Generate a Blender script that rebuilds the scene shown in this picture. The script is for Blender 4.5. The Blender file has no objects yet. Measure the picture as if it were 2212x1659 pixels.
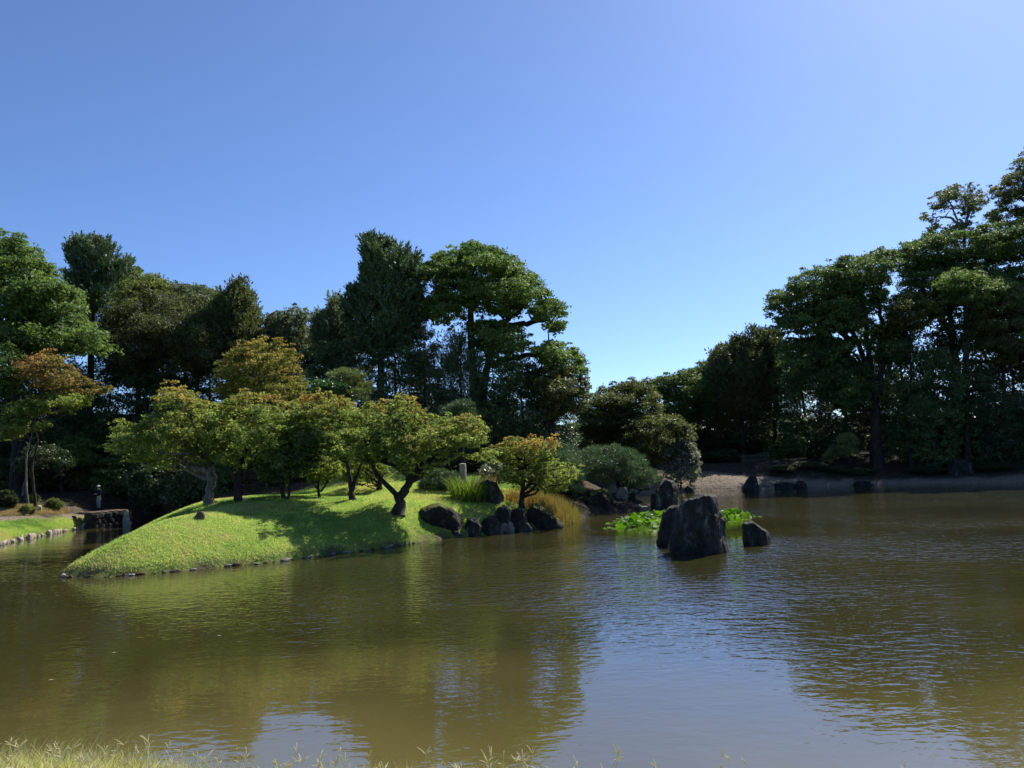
import bpy, bmesh, math, random
import numpy as np
from mathutils import Matrix, Vector

# ------------------------------------------------------------------ camera, sky, sun, exposure
SC = bpy.context.scene
COL = SC.collection
rng = np.random.default_rng(7)
random.seed(7)
H = 3.87
PITCH = math.radians(5.3)
ROLL = math.radians(2.0)
SUN_AZ = math.radians(38)      # to the right of the view direction (+Y)
SUN_EL = math.radians(45)

fw = np.array([0, math.cos(PITCH), math.sin(PITCH)])
upv = np.array([0, -math.sin(PITCH), math.cos(PITCH)])
ex = np.array([1.0, 0, 0])
cr = ex * math.cos(ROLL) - upv * math.sin(ROLL)
cu = upv * math.cos(ROLL) + ex * math.sin(ROLL)
cam = bpy.data.cameras.new('camera')
cam.lens = 28
cam.sensor_width = 36
cam.clip_end = 5000
cam_o = bpy.data.objects.new('camera', cam)
cam_o.matrix_world = Matrix(((cr[0], cu[0], -fw[0], 0), (cr[1], cu[1], -fw[1], 0), (cr[2], cu[2], -fw[2], H), (0, 0, 0, 1)))
COL.objects.link(cam_o)
SC.camera = cam_o

W = bpy.data.worlds.new('World')
SC.world = W
W.use_nodes = True
wn = W.node_tree.nodes
sky = wn.new('ShaderNodeTexSky')
sky.sky_type = 'NISHITA'
sky.sun_disc = False
sky.sun_elevation = SUN_EL
sky.sun_rotation = SUN_AZ
sky.altitude = 3000
sky.air_density = 1.0
sky.dust_density = 4.5
sky.ozone_density = 8.0
bg = wn['Background']
bg.inputs['Strength'].default_value = 0.11
hs = wn.new('ShaderNodeHueSaturation')
hs.inputs['Saturation'].default_value = 1.0
hs.inputs['Hue'].default_value = 0.502
W.node_tree.links.new(sky.outputs[0], hs.inputs['Color'])
W.node_tree.links.new(hs.outputs[0], bg.inputs[0])

sl = bpy.data.lights.new('sun', 'SUN')
sl.energy = 5.0
sl.angle = math.radians(0.53)
sl.color = (1.0, 0.95, 0.86)
so = bpy.data.objects.new('sun', sl)
sdir = Vector((math.sin(SUN_AZ) * math.cos(SUN_EL), math.cos(SUN_AZ) * math.cos(SUN_EL), math.sin(SUN_EL)))
so.rotation_euler = (-sdir).to_track_quat('-Z', 'Y').to_euler()
so.location = (60, 60, 80)
COL.objects.link(so)

SC.cycles.max_bounces = 14
SC.cycles.diffuse_bounces = 8
SC.cycles.transmission_bounces = 10
SC.cycles.glossy_bounces = 4
SC.view_settings.view_transform = 'Standard'
SC.view_settings.look = 'None'
SC.view_settings.gamma = 1.0
SC.view_settings.exposure = 0.7
SC.view_settings.use_curve_mapping = False

# ------------------------------------------------------------------ pixel (2212 x 1659 layout) to world
F = 28 / 36 * 2212
CAM = np.array([0, 0, H])


def ray(x, y):
    return fw * F + cr * (x - 1106) + cu * (829.5 - y)


def P(x, y, D):
    d = ray(x, y)
    return CAM + d * (D / d[1])


def Pn(x, y, D):
    d = fw[None] * F + cr[None] * (x - 1106)[:, None] + cu[None] * (829.5 - y)[:, None]
    return CAM + d * (D / d[:, 1])[:, None]


def G(x, y, z=0.0):
    d = ray(x, y)
    return CAM + d * ((z - H) / d[2])


# ------------------------------------------------------------------ noise
def _hash(i, j, k, s):
    n = (i * 374761393 + j * 668265263 + k * 1274126177 + s * 974634721) & 0xFFFFFFFF
    n = ((n ^ (n >> 13)) * 1274126177) & 0xFFFFFFFF
    return ((n ^ (n >> 16)) & 0xFFFF) / 65535.0


def vnoise(p, s=0):
    p = np.asarray(p, float)
    i = np.floor(p).astype(np.int64)
    f = p - i
    f = f * f * (3 - 2 * f)
    r = 0
    for dx in (0, 1):
        for dy in (0, 1):
            for dz in (0, 1):
                w = (f[:, 0] if dx else 1 - f[:, 0]) * (f[:, 1] if dy else 1 - f[:, 1]) * (f[:, 2] if dz else 1 - f[:, 2])
                r = r + w * _hash(i[:, 0] + dx, i[:, 1] + dy, i[:, 2] + dz, s)
    return r * 2 - 1


def fbm(p, o=4, s=0):
    r = 0
    a = 1.0
    p = np.asarray(p, float)
    for k in range(o):
        r = r + a * vnoise(p, s + k)
        a *= 0.5
        p = p * 2.03
    return r


def pts3(x, y, z=0):
    return np.stack([x, y, np.zeros_like(x) + z], 1)


# ------------------------------------------------------------------ terrain
POND = np.array([(-40, 9), (-20, 8.3), (0, 8), (20, 8.3), (45, 9), (75, 12), (85, 40), (80, 64), (60, 70), (46.2, 73.1), (40, 76.5),
                 (34.6, 78.7), (27.6, 79.2), (24, 77.6), (21.6, 77.2), (16.6, 78.6), (12.5, 76.4), (9, 77.5), (7.5, 71), (8.6, 63), (9.8, 56),
                 (9.3, 54.4), (5.5, 52.2), (3.9, 50.2), (3.2, 47), (2.5, 44.4), (0.6, 42.6), (-1.4, 41.3), (-3.8, 39.6), (-6.6, 36.1),
                 (-9.7, 32.8), (-12.5, 31.1), (-15, 29.9), (-16.8, 30.2), (-17.7, 31.3), (-18.2, 33.5), (-19.5, 38), (-22, 45),
                 (-24.3, 52), (-24.5, 58), (-24.8, 62.5), (-28.2, 62.4), (-30.5, 60.1), (-30.3, 56.9), (-30.3, 53.4), (-29.5, 48.6),
                 (-28.9, 45.1), (-29.6, 40), (-32, 33), (-38, 25)], float)


def inpoly(x, y, poly):
    c = np.zeros(x.shape, bool)
    n = len(poly)
    for i in range(n):
        x0, y0 = poly[i]
        x1, y1 = poly[(i + 1) % n]
        if y0 == y1:
            continue
        k = ((y0 > y) != (y1 > y)) & (x < (x1 - x0) * (y - y0) / (y1 - y0) + x0)
        c ^= k
    return c


def polydist(x, y, poly):
    m = np.full(x.shape, 1e18)
    n = len(poly)
    for i in range(n):
        a = np.asarray(poly[i], float)
        d = np.asarray(poly[(i + 1) % n], float) - a
        t = np.clip(((x - a[0]) * d[0] + (y - a[1]) * d[1]) / max(d @ d, 1e-9), 0, 1)
        m = np.minimum(m, (x - a[0] - t * d[0]) ** 2 + (y - a[1] - t * d[1]) ** 2)
    return np.sqrt(m)


CTRL = np.array([(-6, 40.5, 1.35), (-17.1, 45, 2.05), (-16, 46, 2.05), (-13.6, 47.5, 1.95), (-11.7, 47.5, 1.95), (-9.8, 47.5, 1.8), (-8.5, 50, 2.4),
                 (-8.6, 55, 3.5), (-1.5, 46, 1.4), (-3.4, 45, 1.55), (0.6, 46, 0.95), (-15.2, 38, 1.62), (-16.5, 35.5, 1.2), (-12, 38, 1.45),
                 (-9, 40, 1.4), (-3.3, 52, 2.2), (2, 50, 1.0), (-23, 57, 1.0), (-20.5, 51, 1.0), (-21, 63, 1.8), (-31.5, 61, 1.0), (-32, 55, 0.9), (-33, 50, 0.95),
                 (-36, 50, 1.1), (-45, 55, 2.2), (-40, 64, 2.4), (-20, 66, 3.4), (0, 60, 2.6), (0, 75, 3.3), (7, 57, 1.0), (4, 66, 2.2),
                 (19, 80.5, 0.95), (24, 81, 0.9), (30, 86, 2.4), (36, 83, 1.0), (44, 79, 0.75), (20, 90, 2.4), (50, 90, 3.5), (60, 100, 5), (45, 110, 6), (0, 120, 4),
                 (-50, 110, 4), (80, 80, 3), (-60, 30, 2.5), (-50, 10, 2.3), (0, 0, 2.4), (-20, 0, 2.4), (20, 0, 2.4), (0, 5, 1.70), (8, 5, 1.4), (-3, 5, 1.85), (-8, 5, 1.88), (3, 5, 1.52), (60, 0, 2.4),
                 (100, 40, 3), (-200, 100, 4), (200, 100, 4), (0, 300, 4), (0, -200, 3)], float)
LS = 4.0


def _prof(sd):
    return 1 - np.exp(-np.maximum(sd, 0) / LS)


_csd = polydist(CTRL[:, 0], CTRL[:, 1], POND)
CH = CTRL[:, 2] / _prof(_csd)


def terrain(x, y):
    x = np.atleast_1d(np.asarray(x, float))
    y = np.atleast_1d(np.asarray(y, float))
    sd = polydist(x, y, POND)
    ins = inpoly(x, y, POND)
    num = 0
    den = 0
    for (cx, cy, _), ch in zip(CTRL, CH):
        w = 1 / (((x - cx) ** 2 + (y - cy) ** 2 + 1.5) ** 1.6)
        num = num + w * ch
        den = den + w
    h = num / den * _prof(sd) + 0.10 * np.clip(sd / 0.25, 0, 1)
    h = h + 0.05 * fbm(pts3(x * 0.45, y * 0.45), 3, 3) * np.clip(sd / 2, 0, 1)
    return np.where(ins, -np.minimum(0.25 + sd * 0.35, 1.5), h)


def gz(x, y):
    return float(terrain(x, y)[0])


def hit(x, y, far=130.0):
    d = ray(x, y)
    d = d / d[1]
    D = np.linspace(3, far, 1600)
    p = CAM + d[None] * D[:, None]
    below = p[:, 2] < terrain(p[:, 0], p[:, 1])
    below |= p[:, 2] < 0
    i = int(np.argmax(below)) if below.any() else len(D) - 1
    return p[i]


# ------------------------------------------------------------------ object helpers
def link(o, parent=None):
    COL.objects.link(o)
    if parent is not None:
        o.parent = parent
    return o


def tag(o, label=None, cat=None, group=None, kind=None):
    if label:
        o['label'] = label
    if cat:
        o['category'] = cat
    if group:
        o['group'] = group
    if kind:
        o['kind'] = kind
    return o


def np_mesh(name, v, f, mat, col=None, smooth=False):
    v = np.asarray(v, np.float32)
    f = np.asarray(f, np.int32)
    me = bpy.data.meshes.new(name)
    me.vertices.add(len(v))
    me.vertices.foreach_set('co', v.ravel())
    k = f.shape[1]
    me.loops.add(f.size)
    me.loops.foreach_set('vertex_index', f.ravel())
    me.polygons.add(len(f))
    me.polygons.foreach_set('loop_start', np.arange(len(f), dtype=np.int32) * k)
    if smooth:
        me.polygons.foreach_set('use_smooth', np.ones(len(f), bool))
    if col is not None:
        a = me.color_attributes.new('Col', 'FLOAT_COLOR', 'POINT')
        c = np.ones((len(v), 4), np.float32)
        c[:, :3] = col
        a.data.foreach_set('color', c.ravel())
    me.update(calc_edges=True)
    if mat:
        me.materials.append(mat)
    return me


def obj(name, me, parent=None):
    return link(bpy.data.objects.new(name, me), parent)


def empty(name, loc):
    o = bpy.data.objects.new(name, None)
    o.location = tuple(float(c) for c in loc)
    o.empty_display_size = 0.3
    return link(o)


def part(name, v, f, mat, root, col=None, smooth=False):
    v = np.asarray(v, float) - np.array(root.location)
    return obj(name, np_mesh(name, v, f, mat, col, smooth), root)


# ------------------------------------------------------------------ materials
def newmat(name):
    m = bpy.data.materials.new(name)
    m.use_nodes = True
    nt = m.node_tree
    nt.nodes.clear()
    out = nt.nodes.new('ShaderNodeOutputMaterial')
    return m, nt, out


def N(nt, t, **kw):
    n = nt.nodes.new(t)
    for k, v in kw.items():
        if hasattr(n, k):
            setattr(n, k, v)
        else:
            n.inputs[k.replace('_', ' ')].default_value = v
    return n


def leaf_mat(name, trans=0.4, rough=0.4, spec=0.5, tint=(1.15, 1.25, 0.8)):
    m, nt, out = newmat(name)
    a = N(nt, 'ShaderNodeVertexColor', layer_name='Col')
    b = N(nt, 'ShaderNodeBsdfPrincipled')
    b.inputs['Roughness'].default_value = rough
    b.inputs['Specular IOR Level'].default_value = spec
    t = N(nt, 'ShaderNodeBsdfTranslucent')
    mul = N(nt, 'ShaderNodeMix', data_type='RGBA', blend_type='MULTIPLY')
    mul.inputs[0].default_value = 1
    mul.inputs[7].default_value = (*tint, 1)
    mx = N(nt, 'ShaderNodeMixShader')
    mx.inputs[0].default_value = trans
    L = nt.links.new
    L(a.outputs[0], b.inputs['Base Color'])
    L(a.outputs[0], mul.inputs[6])
    L(mul.outputs[2], t.inputs[0])
    L(b.outputs[0], mx.inputs[1])
    L(t.outputs[0], mx.inputs[2])
    L(mx.outputs[0], out.inputs[0])
    return m


def bump_chain(nt, L, coord, specs, dist=1.0):
    """specs: list of (scale, detail, strength-height); returns a Bump node"""
    acc = None
    for sc, det, amp in specs:
        n = N(nt, 'ShaderNodeTexNoise')
        n.inputs['Scale'].default_value = sc
        n.inputs['Detail'].default_value = det
        L(coord, n.inputs['Vector'])
        mu = N(nt, 'ShaderNodeMath', operation='MULTIPLY')
        mu.inputs[1].default_value = amp
        L(n.outputs[0], mu.inputs[0])
        if acc is None:
            acc = mu.outputs[0]
        else:
            ad = N(nt, 'ShaderNodeMath', operation='ADD')
            L(acc, ad.inputs[0])
            L(mu.outputs[0], ad.inputs[1])
            acc = ad.outputs[0]
    b = N(nt, 'ShaderNodeBump')
    b.inputs['Strength'].default_value = 1
    b.inputs['Distance'].default_value = dist
    L(acc, b.inputs['Height'])
    return b


def solid_mat(name, cols, scale=3.0, rough=0.9, bump=((6, 6, 0.04),), spec=0.3, moss=None, stretch=None, obj_random=0.0):
    """noise ramp over world/object position; moss = colour growing on upward faces in patches"""
    m, nt, out = newmat(name)
    L = nt.links.new
    geo = N(nt, 'ShaderNodeTexCoord')
    coord = geo.outputs['Object']
    if stretch:
        mp = N(nt, 'ShaderNodeMapping')
        mp.inputs['Scale'].default_value = stretch
        L(coord, mp.inputs['Vector'])
        coord = mp.outputs[0]
    n = N(nt, 'ShaderNodeTexNoise')
    n.inputs['Scale'].default_value = scale
    n.inputs['Detail'].default_value = 8
    n.inputs['Roughness'].default_value = 0.65
    L(coord, n.inputs['Vector'])
    rp = N(nt, 'ShaderNodeValToRGB')
    el = rp.color_ramp.elements
    while len(el) < len(cols):
        el.new(0.5)
    for i, c in enumerate(cols):
        el[i].position = 0.3 + 0.42 * i / max(1, len(cols) - 1)
        el[i].color = (*c, 1)
    L(n.outputs[0], rp.inputs[0])
    col = rp.outputs[0]
    if obj_random:
        oi = N(nt, 'ShaderNodeObjectInfo')
        mr = N(nt, 'ShaderNodeMapRange')
        mr.inputs[3].default_value = 1 - obj_random
        mr.inputs[4].default_value = 1 + obj_random
        L(oi.outputs['Random'], mr.inputs[0])
        mm = N(nt, 'ShaderNodeVectorMath', operation='SCALE')
        L(col, mm.inputs[0])
        L(mr.outputs[0], mm.inputs['Scale'])
        col = mm.outputs[0]
    if moss:
        g = N(nt, 'ShaderNodeNewGeometry')
        sx = N(nt, 'ShaderNodeSeparateXYZ')
        L(g.outputs['Normal'], sx.inputs[0])
        n2 = N(nt, 'ShaderNodeTexNoise')
        n2.inputs['Scale'].default_value = 3.4
        n2.inputs['Detail'].default_value = 6
        L(geo.outputs['Object'], n2.inputs['Vector'])
        ad = N(nt, 'ShaderNodeMath', operation='MULTIPLY_ADD')
        L(sx.outputs[2], ad.inputs[0])
        ad.inputs[1].default_value = 0.45
        L(n2.outputs[0], ad.inputs[2])
        mr2 = N(nt, 'ShaderNodeMapRange')
        mr2.inputs[1].default_value = 0.72
        mr2.inputs[2].default_value = 0.86
        L(ad.outputs[0], mr2.inputs[0])
        mx = N(nt, 'ShaderNodeMix', data_type='RGBA')
        L(mr2.outputs[0], mx.inputs[0])
        L(col, mx.inputs[6])
        mx.inputs[7].default_value = (*moss, 1)
        col = mx.outputs[2]
    b = N(nt, 'ShaderNodeBsdfPrincipled')
    b.inputs['Roughness'].default_value = rough
    b.inputs['Specular IOR Level'].default_value = spec
    L(col, b.inputs['Base Color'])
    bc = bump_chain(nt, L, coord, bump)
    L(bc.outputs[0], b.inputs['Normal'])
    L(b.outputs[0], out.inputs[0])
    return m


M = {}
M['leaf'] = leaf_mat('leaf', 0.45, 0.55, 0.22)
M['glossy'] = leaf_mat('glossy_leaf', 0.28, 0.42, 0.32)
M['maple'] = leaf_mat('maple_leaf', 0.58, 0.65, 0.15, (1.12, 1.15, 0.8))
M['needle'] = leaf_mat('pine_needle', 0.25, 0.5, 0.4, (1.1, 1.2, 0.8))
M['grass'] = leaf_mat('grass_blade', 0.5, 0.6, 0.25, (1.15, 1.2, 0.6))
M['straw'] = leaf_mat('dry_grass_blade', 0.4, 0.6, 0.2, (1.1, 1.05, 0.8))
M['lily'] = leaf_mat('lily_leaf', 0.4, 0.6, 0.12, (1.2, 1.3, 0.5))
M['bark'] = solid_mat('bark', [(0.012, 0.010, 0.008), (0.03, 0.025, 0.02), (0.065, 0.055, 0.044)], 5, 0.95, ((9, 6, 0.06), (30, 4, 0.015)), stretch=(1, 1, 0.3))
M['bark_pale'] = solid_mat('pale_bark', [(0.05, 0.045, 0.035), (0.14, 0.12, 0.10), (0.30, 0.27, 0.23)], 5, 0.95, ((8, 6, 0.06), (30, 4, 0.02)), stretch=(1, 1, 0.25))
M['rock'] = solid_mat('dark_rock', [(0.010, 0.0095, 0.009), (0.019, 0.018, 0.017), (0.04, 0.037, 0.034), (0.20, 0.19, 0.175)], 2.2, 0.75,
                      ((1.5, 10, 0.45), (8, 8, 0.14), (40, 4, 0.03)), 0.18, stretch=(1, 1, 0.45))
M['rock_moss'] = solid_mat('mossy_rock', [(0.010, 0.0095, 0.009), (0.024, 0.022, 0.02), (0.05, 0.046, 0.042)], 2.2, 0.85,
                           ((1.8, 10, 0.4), (8, 8, 0.14), (40, 4, 0.03)), 0.15, moss=(0.10, 0.10, 0.018))
M['stone'] = solid_mat('edging_stone', [(0.10, 0.085, 0.07), (0.24, 0.21, 0.175), (0.40, 0.36, 0.31)], 4, 0.9, ((4, 8, 0.10), (20, 6, 0.03)), 0.3, obj_random=0.45)
M['stone_pale'] = solid_mat('tan_stone', [(0.20, 0.165, 0.12), (0.40, 0.34, 0.26), (0.55, 0.49, 0.40)], 4, 0.9, ((4, 8, 0.10), (20, 6, 0.03)), 0.3, obj_random=0.3)
M['stone_brown'] = solid_mat('brown_stone', [(0.05, 0.035, 0.025), (0.12, 0.085, 0.06), (0.2, 0.15, 0.11)], 4, 0.9, ((4, 8, 0.10), (20, 6, 0.03)), 0.2)
M['weathered'] = solid_mat('weathered_post', [(0.16, 0.14, 0.12), (0.34, 0.31, 0.28), (0.48, 0.45, 0.42)], 5, 0.95, ((6, 8, 0.08),), stretch=(1, 1, 0.3))
M['bamboo'] = solid_mat('bamboo', [(0.35, 0.29, 0.18), (0.5, 0.43, 0.3)], 6, 0.6, ((20, 3, 0.004),))
M['wood'] = solid_mat('grey_wood', [(0.06, 0.05, 0.04), (0.14, 0.12, 0.10)], 6, 0.9, ((12, 4, 0.01),))


def plain(name, c, rough=0.9, nscale=25, amp=0.01):
    return solid_mat(name, [tuple(x * 0.75 for x in c), c, tuple(min(1, x * 1.2) for x in c)], nscale, rough, ((nscale, 4, amp),))


# ------------------------------------------------------------------ ground, pond
def axis(a, b, step, far):
    core = np.arange(a, b + 1e-6, step)
    g = np.geomspace(step * 2, far, 16)
    return np.concatenate([(a - g)[::-1], core, b + g])


def view_poly(pts):
    return np.array([hit(x, y)[:2] for x, y in pts])


LAWN1 = np.array([(-18.6, 31), (-16.5, 29.3), (-12, 30.3), (-6, 35.5), (-2.5, 39), (1.0, 41.5), (3.2, 44.5), (4, 48), (2.5, 53), (-1, 56), (-5, 60), (-9.5, 60), (-12.5, 55),
                  (-14.5, 50.5), (-17, 48), (-20, 46.5), (-21.5, 45)])
LAWN2 = view_poly([(-120, 1196), (0, 1177), (60, 1164), (130, 1149), (190, 1139), (212, 1121), (195, 1116), (100, 1121), (0, 1125), (-120, 1130)])
PATH2 = view_poly([(-120, 1130), (0, 1125), (100, 1121), (195, 1116), (250, 1106), (190, 1108), (90, 1115), (0, 1119), (-120, 1124)])
STRAW = view_poly([(-40, 1118), (60, 1116), (150, 1110), (150, 1098), (60, 1090), (-40, 1092)])
BEACH = np.array([(9, 77), (12, 83), (20, 84), (26, 82), (29, 80.4), (33, 80), (40, 78), (52, 73.2), (75, 67.5), (75, 64), (50, 70), (40, 74), (28, 77), (12, 74)])


def soft(x, y, poly, w):
    d = polydist(x, y, poly)
    s = np.where(inpoly(x, y, poly), d, -d) + 0.5 * w * 1.6 * fbm(pts3(x * 0.9, y * 0.9), 3, 11)
    return np.clip(0.5 + s / w, 0, 1)


def zones(x, y):
    lawn = np.maximum(soft(x, y, LAWN1, 0.5), soft(x, y, LAWN2, 0.3))
    lawn = lawn * np.clip((polydist(x, y, POND) - 0.1 + 0.15 * fbm(pts3(x * 2, y * 2), 2, 55)) / 0.3, 0, 1)
    near = np.clip((9 - y) / 1.0, 0, 1)
    lawn = np.maximum(lawn, near)
    path = np.maximum(np.maximum(soft(x, y, PATH2, 0.35), soft(x, y, BEACH, 0.6)), 0.75 * soft(x, y, STRAW, 0.8))
    return lawn, path


xs = axis(-62, 82, 0.6, 1500)
ys = axis(-4, 118, 0.6, 1500)
gx, gy = np.meshgrid(xs, ys)
tx, ty = gx.ravel(), gy.ravel()
tz = terrain(tx, ty)
lawn, path = zones(tx, ty)
nx = len(xs)
ii = (np.arange(len(ys) - 1)[:, None] * nx + np.arange(nx - 1)[None]).ravel()
me = np_mesh('ground', np.stack([tx, ty, tz], 1), np.stack([ii, ii + 1, ii + nx + 1, ii + nx], 1), None, np.stack([lawn, path, 0 * lawn], 1), True)
m, nt, out = newmat('garden_ground')
L = nt.links.new
a = N(nt, 'ShaderNodeVertexColor', layer_name='Col')
sp = N(nt, 'ShaderNodeSeparateColor')
L(a.outputs[0], sp.inputs[0])
tc = N(nt, 'ShaderNodeTexCoord')


def ramp_noise(scale, cols, det=8):
    n = N(nt, 'ShaderNodeTexNoise')
    n.inputs['Scale'].default_value = scale
    n.inputs['Detail'].default_value = det
    n.inputs['Roughness'].default_value = 0.7
    L(tc.outputs['Object'], n.inputs['Vector'])
    r = N(nt, 'ShaderNodeValToRGB')
    e = r.color_ramp.elements
    while len(e) < len(cols):
        e.new(0.5)
    for i, c in enumerate(cols):
        e[i].position = 0.32 + 0.36 * i / (len(cols) - 1)
        e[i].color = (*c, 1)
    L(n.outputs[0], r.inputs[0])
    return r.outputs[0]


soil = ramp_noise(2.5, [(0.018, 0.015, 0.011), (0.045, 0.036, 0.024), (0.095, 0.072, 0.046)])
turf = ramp_noise(1.2, [(0.12, 0.19, 0.028), (0.19, 0.26, 0.042), (0.27, 0.26, 0.07)])
grav = ramp_noise(9, [(0.09, 0.07, 0.05), (0.18, 0.145, 0.105), (0.31, 0.255, 0.195)])
m1 = N(nt, 'ShaderNodeMix', data_type='RGBA')
L(sp.outputs[0], m1.inputs[0])
L(soil, m1.inputs[6])
L(turf, m1.inputs[7])
m2 = N(nt, 'ShaderNodeMix', data_type='RGBA')
L(sp.outputs[1], m2.inputs[0])
L(m1.outputs[2], m2.inputs[6])
L(grav, m2.inputs[7])
pb = N(nt, 'ShaderNodeBsdfPrincipled')
pb.inputs['Roughness'].default_value = 0.95
pb.inputs['Specular IOR Level'].default_value = 0.15
L(m2.outputs[2], pb.inputs['Base Color'])
bc = bump_chain(nt, L, tc.outputs['Object'], ((3, 6, 0.12), (18, 5, 0.05)))
L(bc.outputs[0], pb.inputs['Normal'])
L(pb.outputs[0], out.inputs[0])
me.materials.append(m)
tag(obj('ground', me), kind='structure')

# pond: murky brown water body under a rippled surface; calm and breezy patches
m, nt, out = newmat('murky_pond_water')
L = nt.links.new
tc = N(nt, 'ShaderNodeTexCoord')
pb = N(nt, 'ShaderNodeBsdfPrincipled')
pb.inputs['IOR'].default_value = 2.3
pb.inputs['Roughness'].default_value = 0.02
cn = N(nt, 'ShaderNodeTexNoise')
cn.inputs['Scale'].default_value = 0.12
cn.inputs['Detail'].default_value = 3
L(tc.outputs['Object'], cn.inputs['Vector'])
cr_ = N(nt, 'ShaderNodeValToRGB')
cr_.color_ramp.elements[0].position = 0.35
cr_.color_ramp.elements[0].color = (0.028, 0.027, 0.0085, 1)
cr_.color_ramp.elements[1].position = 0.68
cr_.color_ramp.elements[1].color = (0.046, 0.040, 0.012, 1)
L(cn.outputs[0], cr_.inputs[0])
L(cr_.outputs[0], pb.inputs['Base Color'])


def ripple(scale, stretch, rot, det=2):
    mp = N(nt, 'ShaderNodeMapping')
    mp.inputs['Scale'].default_value = stretch
    mp.inputs['Rotation'].default_value = (0, 0, rot)
    L(tc.outputs['Object'], mp.inputs['Vector'])
    n = N(nt, 'ShaderNodeTexNoise')
    n.inputs['Scale'].default_value = scale
    n.inputs['Detail'].default_value = det
    n.inputs['Roughness'].default_value = 0.5
    n.inputs['Distortion'].default_value = 0.4
    L(mp.outputs[0], n.inputs['Vector'])
    return n.outputs[0]


def math_node(op, a, b, c=None):
    q = N(nt, 'ShaderNodeMath', operation=op)
    for i, v in enumerate((a, b, c)):
        if v is None:
            continue
        if isinstance(v, (int, float)):
            q.inputs[i].default_value = v
        else:
            L(v, q.inputs[i])
    return q.outputs[0]


# breeze: strongest over the open middle of the pond, falling off towards the near bank and the sheltered left inlet
sx = N(nt, 'ShaderNodeSeparateXYZ')
L(tc.outputs['Object'], sx.inputs[0])
dn = N(nt, 'ShaderNodeTexNoise')
dn.inputs['Scale'].default_value = 0.07
dn.inputs['Detail'].default_value = 4
L(tc.outputs['Object'], dn.inputs['Vector'])


def mrange(v, a0, a1, b0, b1):
    q = N(nt, 'ShaderNodeMapRange', interpolation_type='SMOOTHSTEP')
    for i, k in ((1, a0), (2, a1), (3, b0), (4, b1)):
        q.inputs[i].default_value = k
    L(v, q.inputs[0])
    return q.outputs[0]


wob = math_node('MULTIPLY_ADD', dn.outputs[0], 20, -10)
yy = math_node('ADD', sx.outputs[1], wob)
bre = math_node('MULTIPLY', mrange(yy, 12, 26, 0.05, 1.0), mrange(yy, 56, 74, 1.0, 0.15))
bre = math_node('MULTIPLY', bre, mrange(math_node('ADD', sx.outputs[0], wob), -16, 8, 0.16, 1.0))
vd = N(nt, 'ShaderNodeVectorMath', operation='DISTANCE')
L(tc.outputs['Object'], vd.inputs[0])
vd.inputs[1].default_value = (9, 43, 0)
pn = N(nt, 'ShaderNodeTexNoise')
pn.inputs['Scale'].default_value = 0.085
pn.inputs['Detail'].default_value = 3
mpp = N(nt, 'ShaderNodeMapping')
mpp.inputs['Scale'].default_value = (0.6, 1.4, 1)
mpp.inputs['Rotation'].default_value = (0, 0, 0.3)
L(tc.outputs['Object'], mpp.inputs['Vector'])
L(mpp.outputs[0], pn.inputs['Vector'])
bre = math_node('MULTIPLY', bre, mrange(pn.outputs[0], 0.38, 0.62, 0.5, 1.1))
bre = math_node('MULTIPLY', bre, mrange(vd.outputs['Value'], 3.5, 9.5, 0.12, 1.0))
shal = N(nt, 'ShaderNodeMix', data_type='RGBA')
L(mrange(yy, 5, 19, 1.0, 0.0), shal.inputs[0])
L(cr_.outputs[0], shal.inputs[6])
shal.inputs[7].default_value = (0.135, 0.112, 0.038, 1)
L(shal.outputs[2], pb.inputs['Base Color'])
h1 = ripple(2.5, (0.55, 1.0, 1), 0.25, 3)
h2 = ripple(5.5, (0.6, 1.0, 1), -0.2)
h3 = ripple(0.9, (0.5, 1.0, 1), 0.1)
hh = math_node('ADD', math_node('MULTIPLY', h1, 0.064), math_node('MULTIPLY', h2, 0.044))
hh = math_node('MULTIPLY', hh, bre)
hc = math_node('ADD', math_node('MULTIPLY', h3, 0.008), math_node('MULTIPLY', h2, 0.002))
hh = math_node('ADD', hh, hc)
bp = N(nt, 'ShaderNodeBump')
bp.inputs['Strength'].default_value = 1.0
bp.inputs['Distance'].default_value = 1.0
L(hh, bp.inputs['Height'])
L(bp.outputs[0], pb.inputs['Normal'])
L(pb.outputs[0], out.inputs[0])
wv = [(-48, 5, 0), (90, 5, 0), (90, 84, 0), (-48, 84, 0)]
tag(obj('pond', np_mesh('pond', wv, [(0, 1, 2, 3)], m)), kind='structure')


# ------------------------------------------------------------------ plant builders
def unit(v):
    return v / np.maximum(np.linalg.norm(v, axis=-1, keepdims=True), 1e-9)


def quads(c, t, n, a, b):
    """leaf rhombi: centre c, long axis t, normal n, half sizes a, b"""
    t = unit(t)
    s = unit(np.cross(n, t))
    v = np.empty((len(c), 4, 3))
    v[:, 0] = c - t * a[:, None]
    v[:, 1] = c - t * (a * 0.1)[:, None] + s * b[:, None]
    v[:, 2] = c + t * a[:, None]
    v[:, 3] = c - t * (a * 0.1)[:, None] - s * b[:, None]
    return v.reshape(-1, 3), np.arange(len(c) * 4).reshape(-1, 4)


def tri_leaves(c, t, n, a, b):
    """pointed leaf triangles of the same area as the rhombi"""
    t = unit(t)
    s = unit(np.cross(n, t))
    v = np.empty((len(c), 3, 3))
    v[:, 0] = c + t * a[:, None]
    v[:, 1] = c - t * (a * 0.7)[:, None] + s * (b * 1.15)[:, None]
    v[:, 2] = c - t * (a * 0.7)[:, None] - s * (b * 1.15)[:, None]
    return v.reshape(-1, 3), np.arange(len(c) * 3).reshape(-1, 3)


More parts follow.
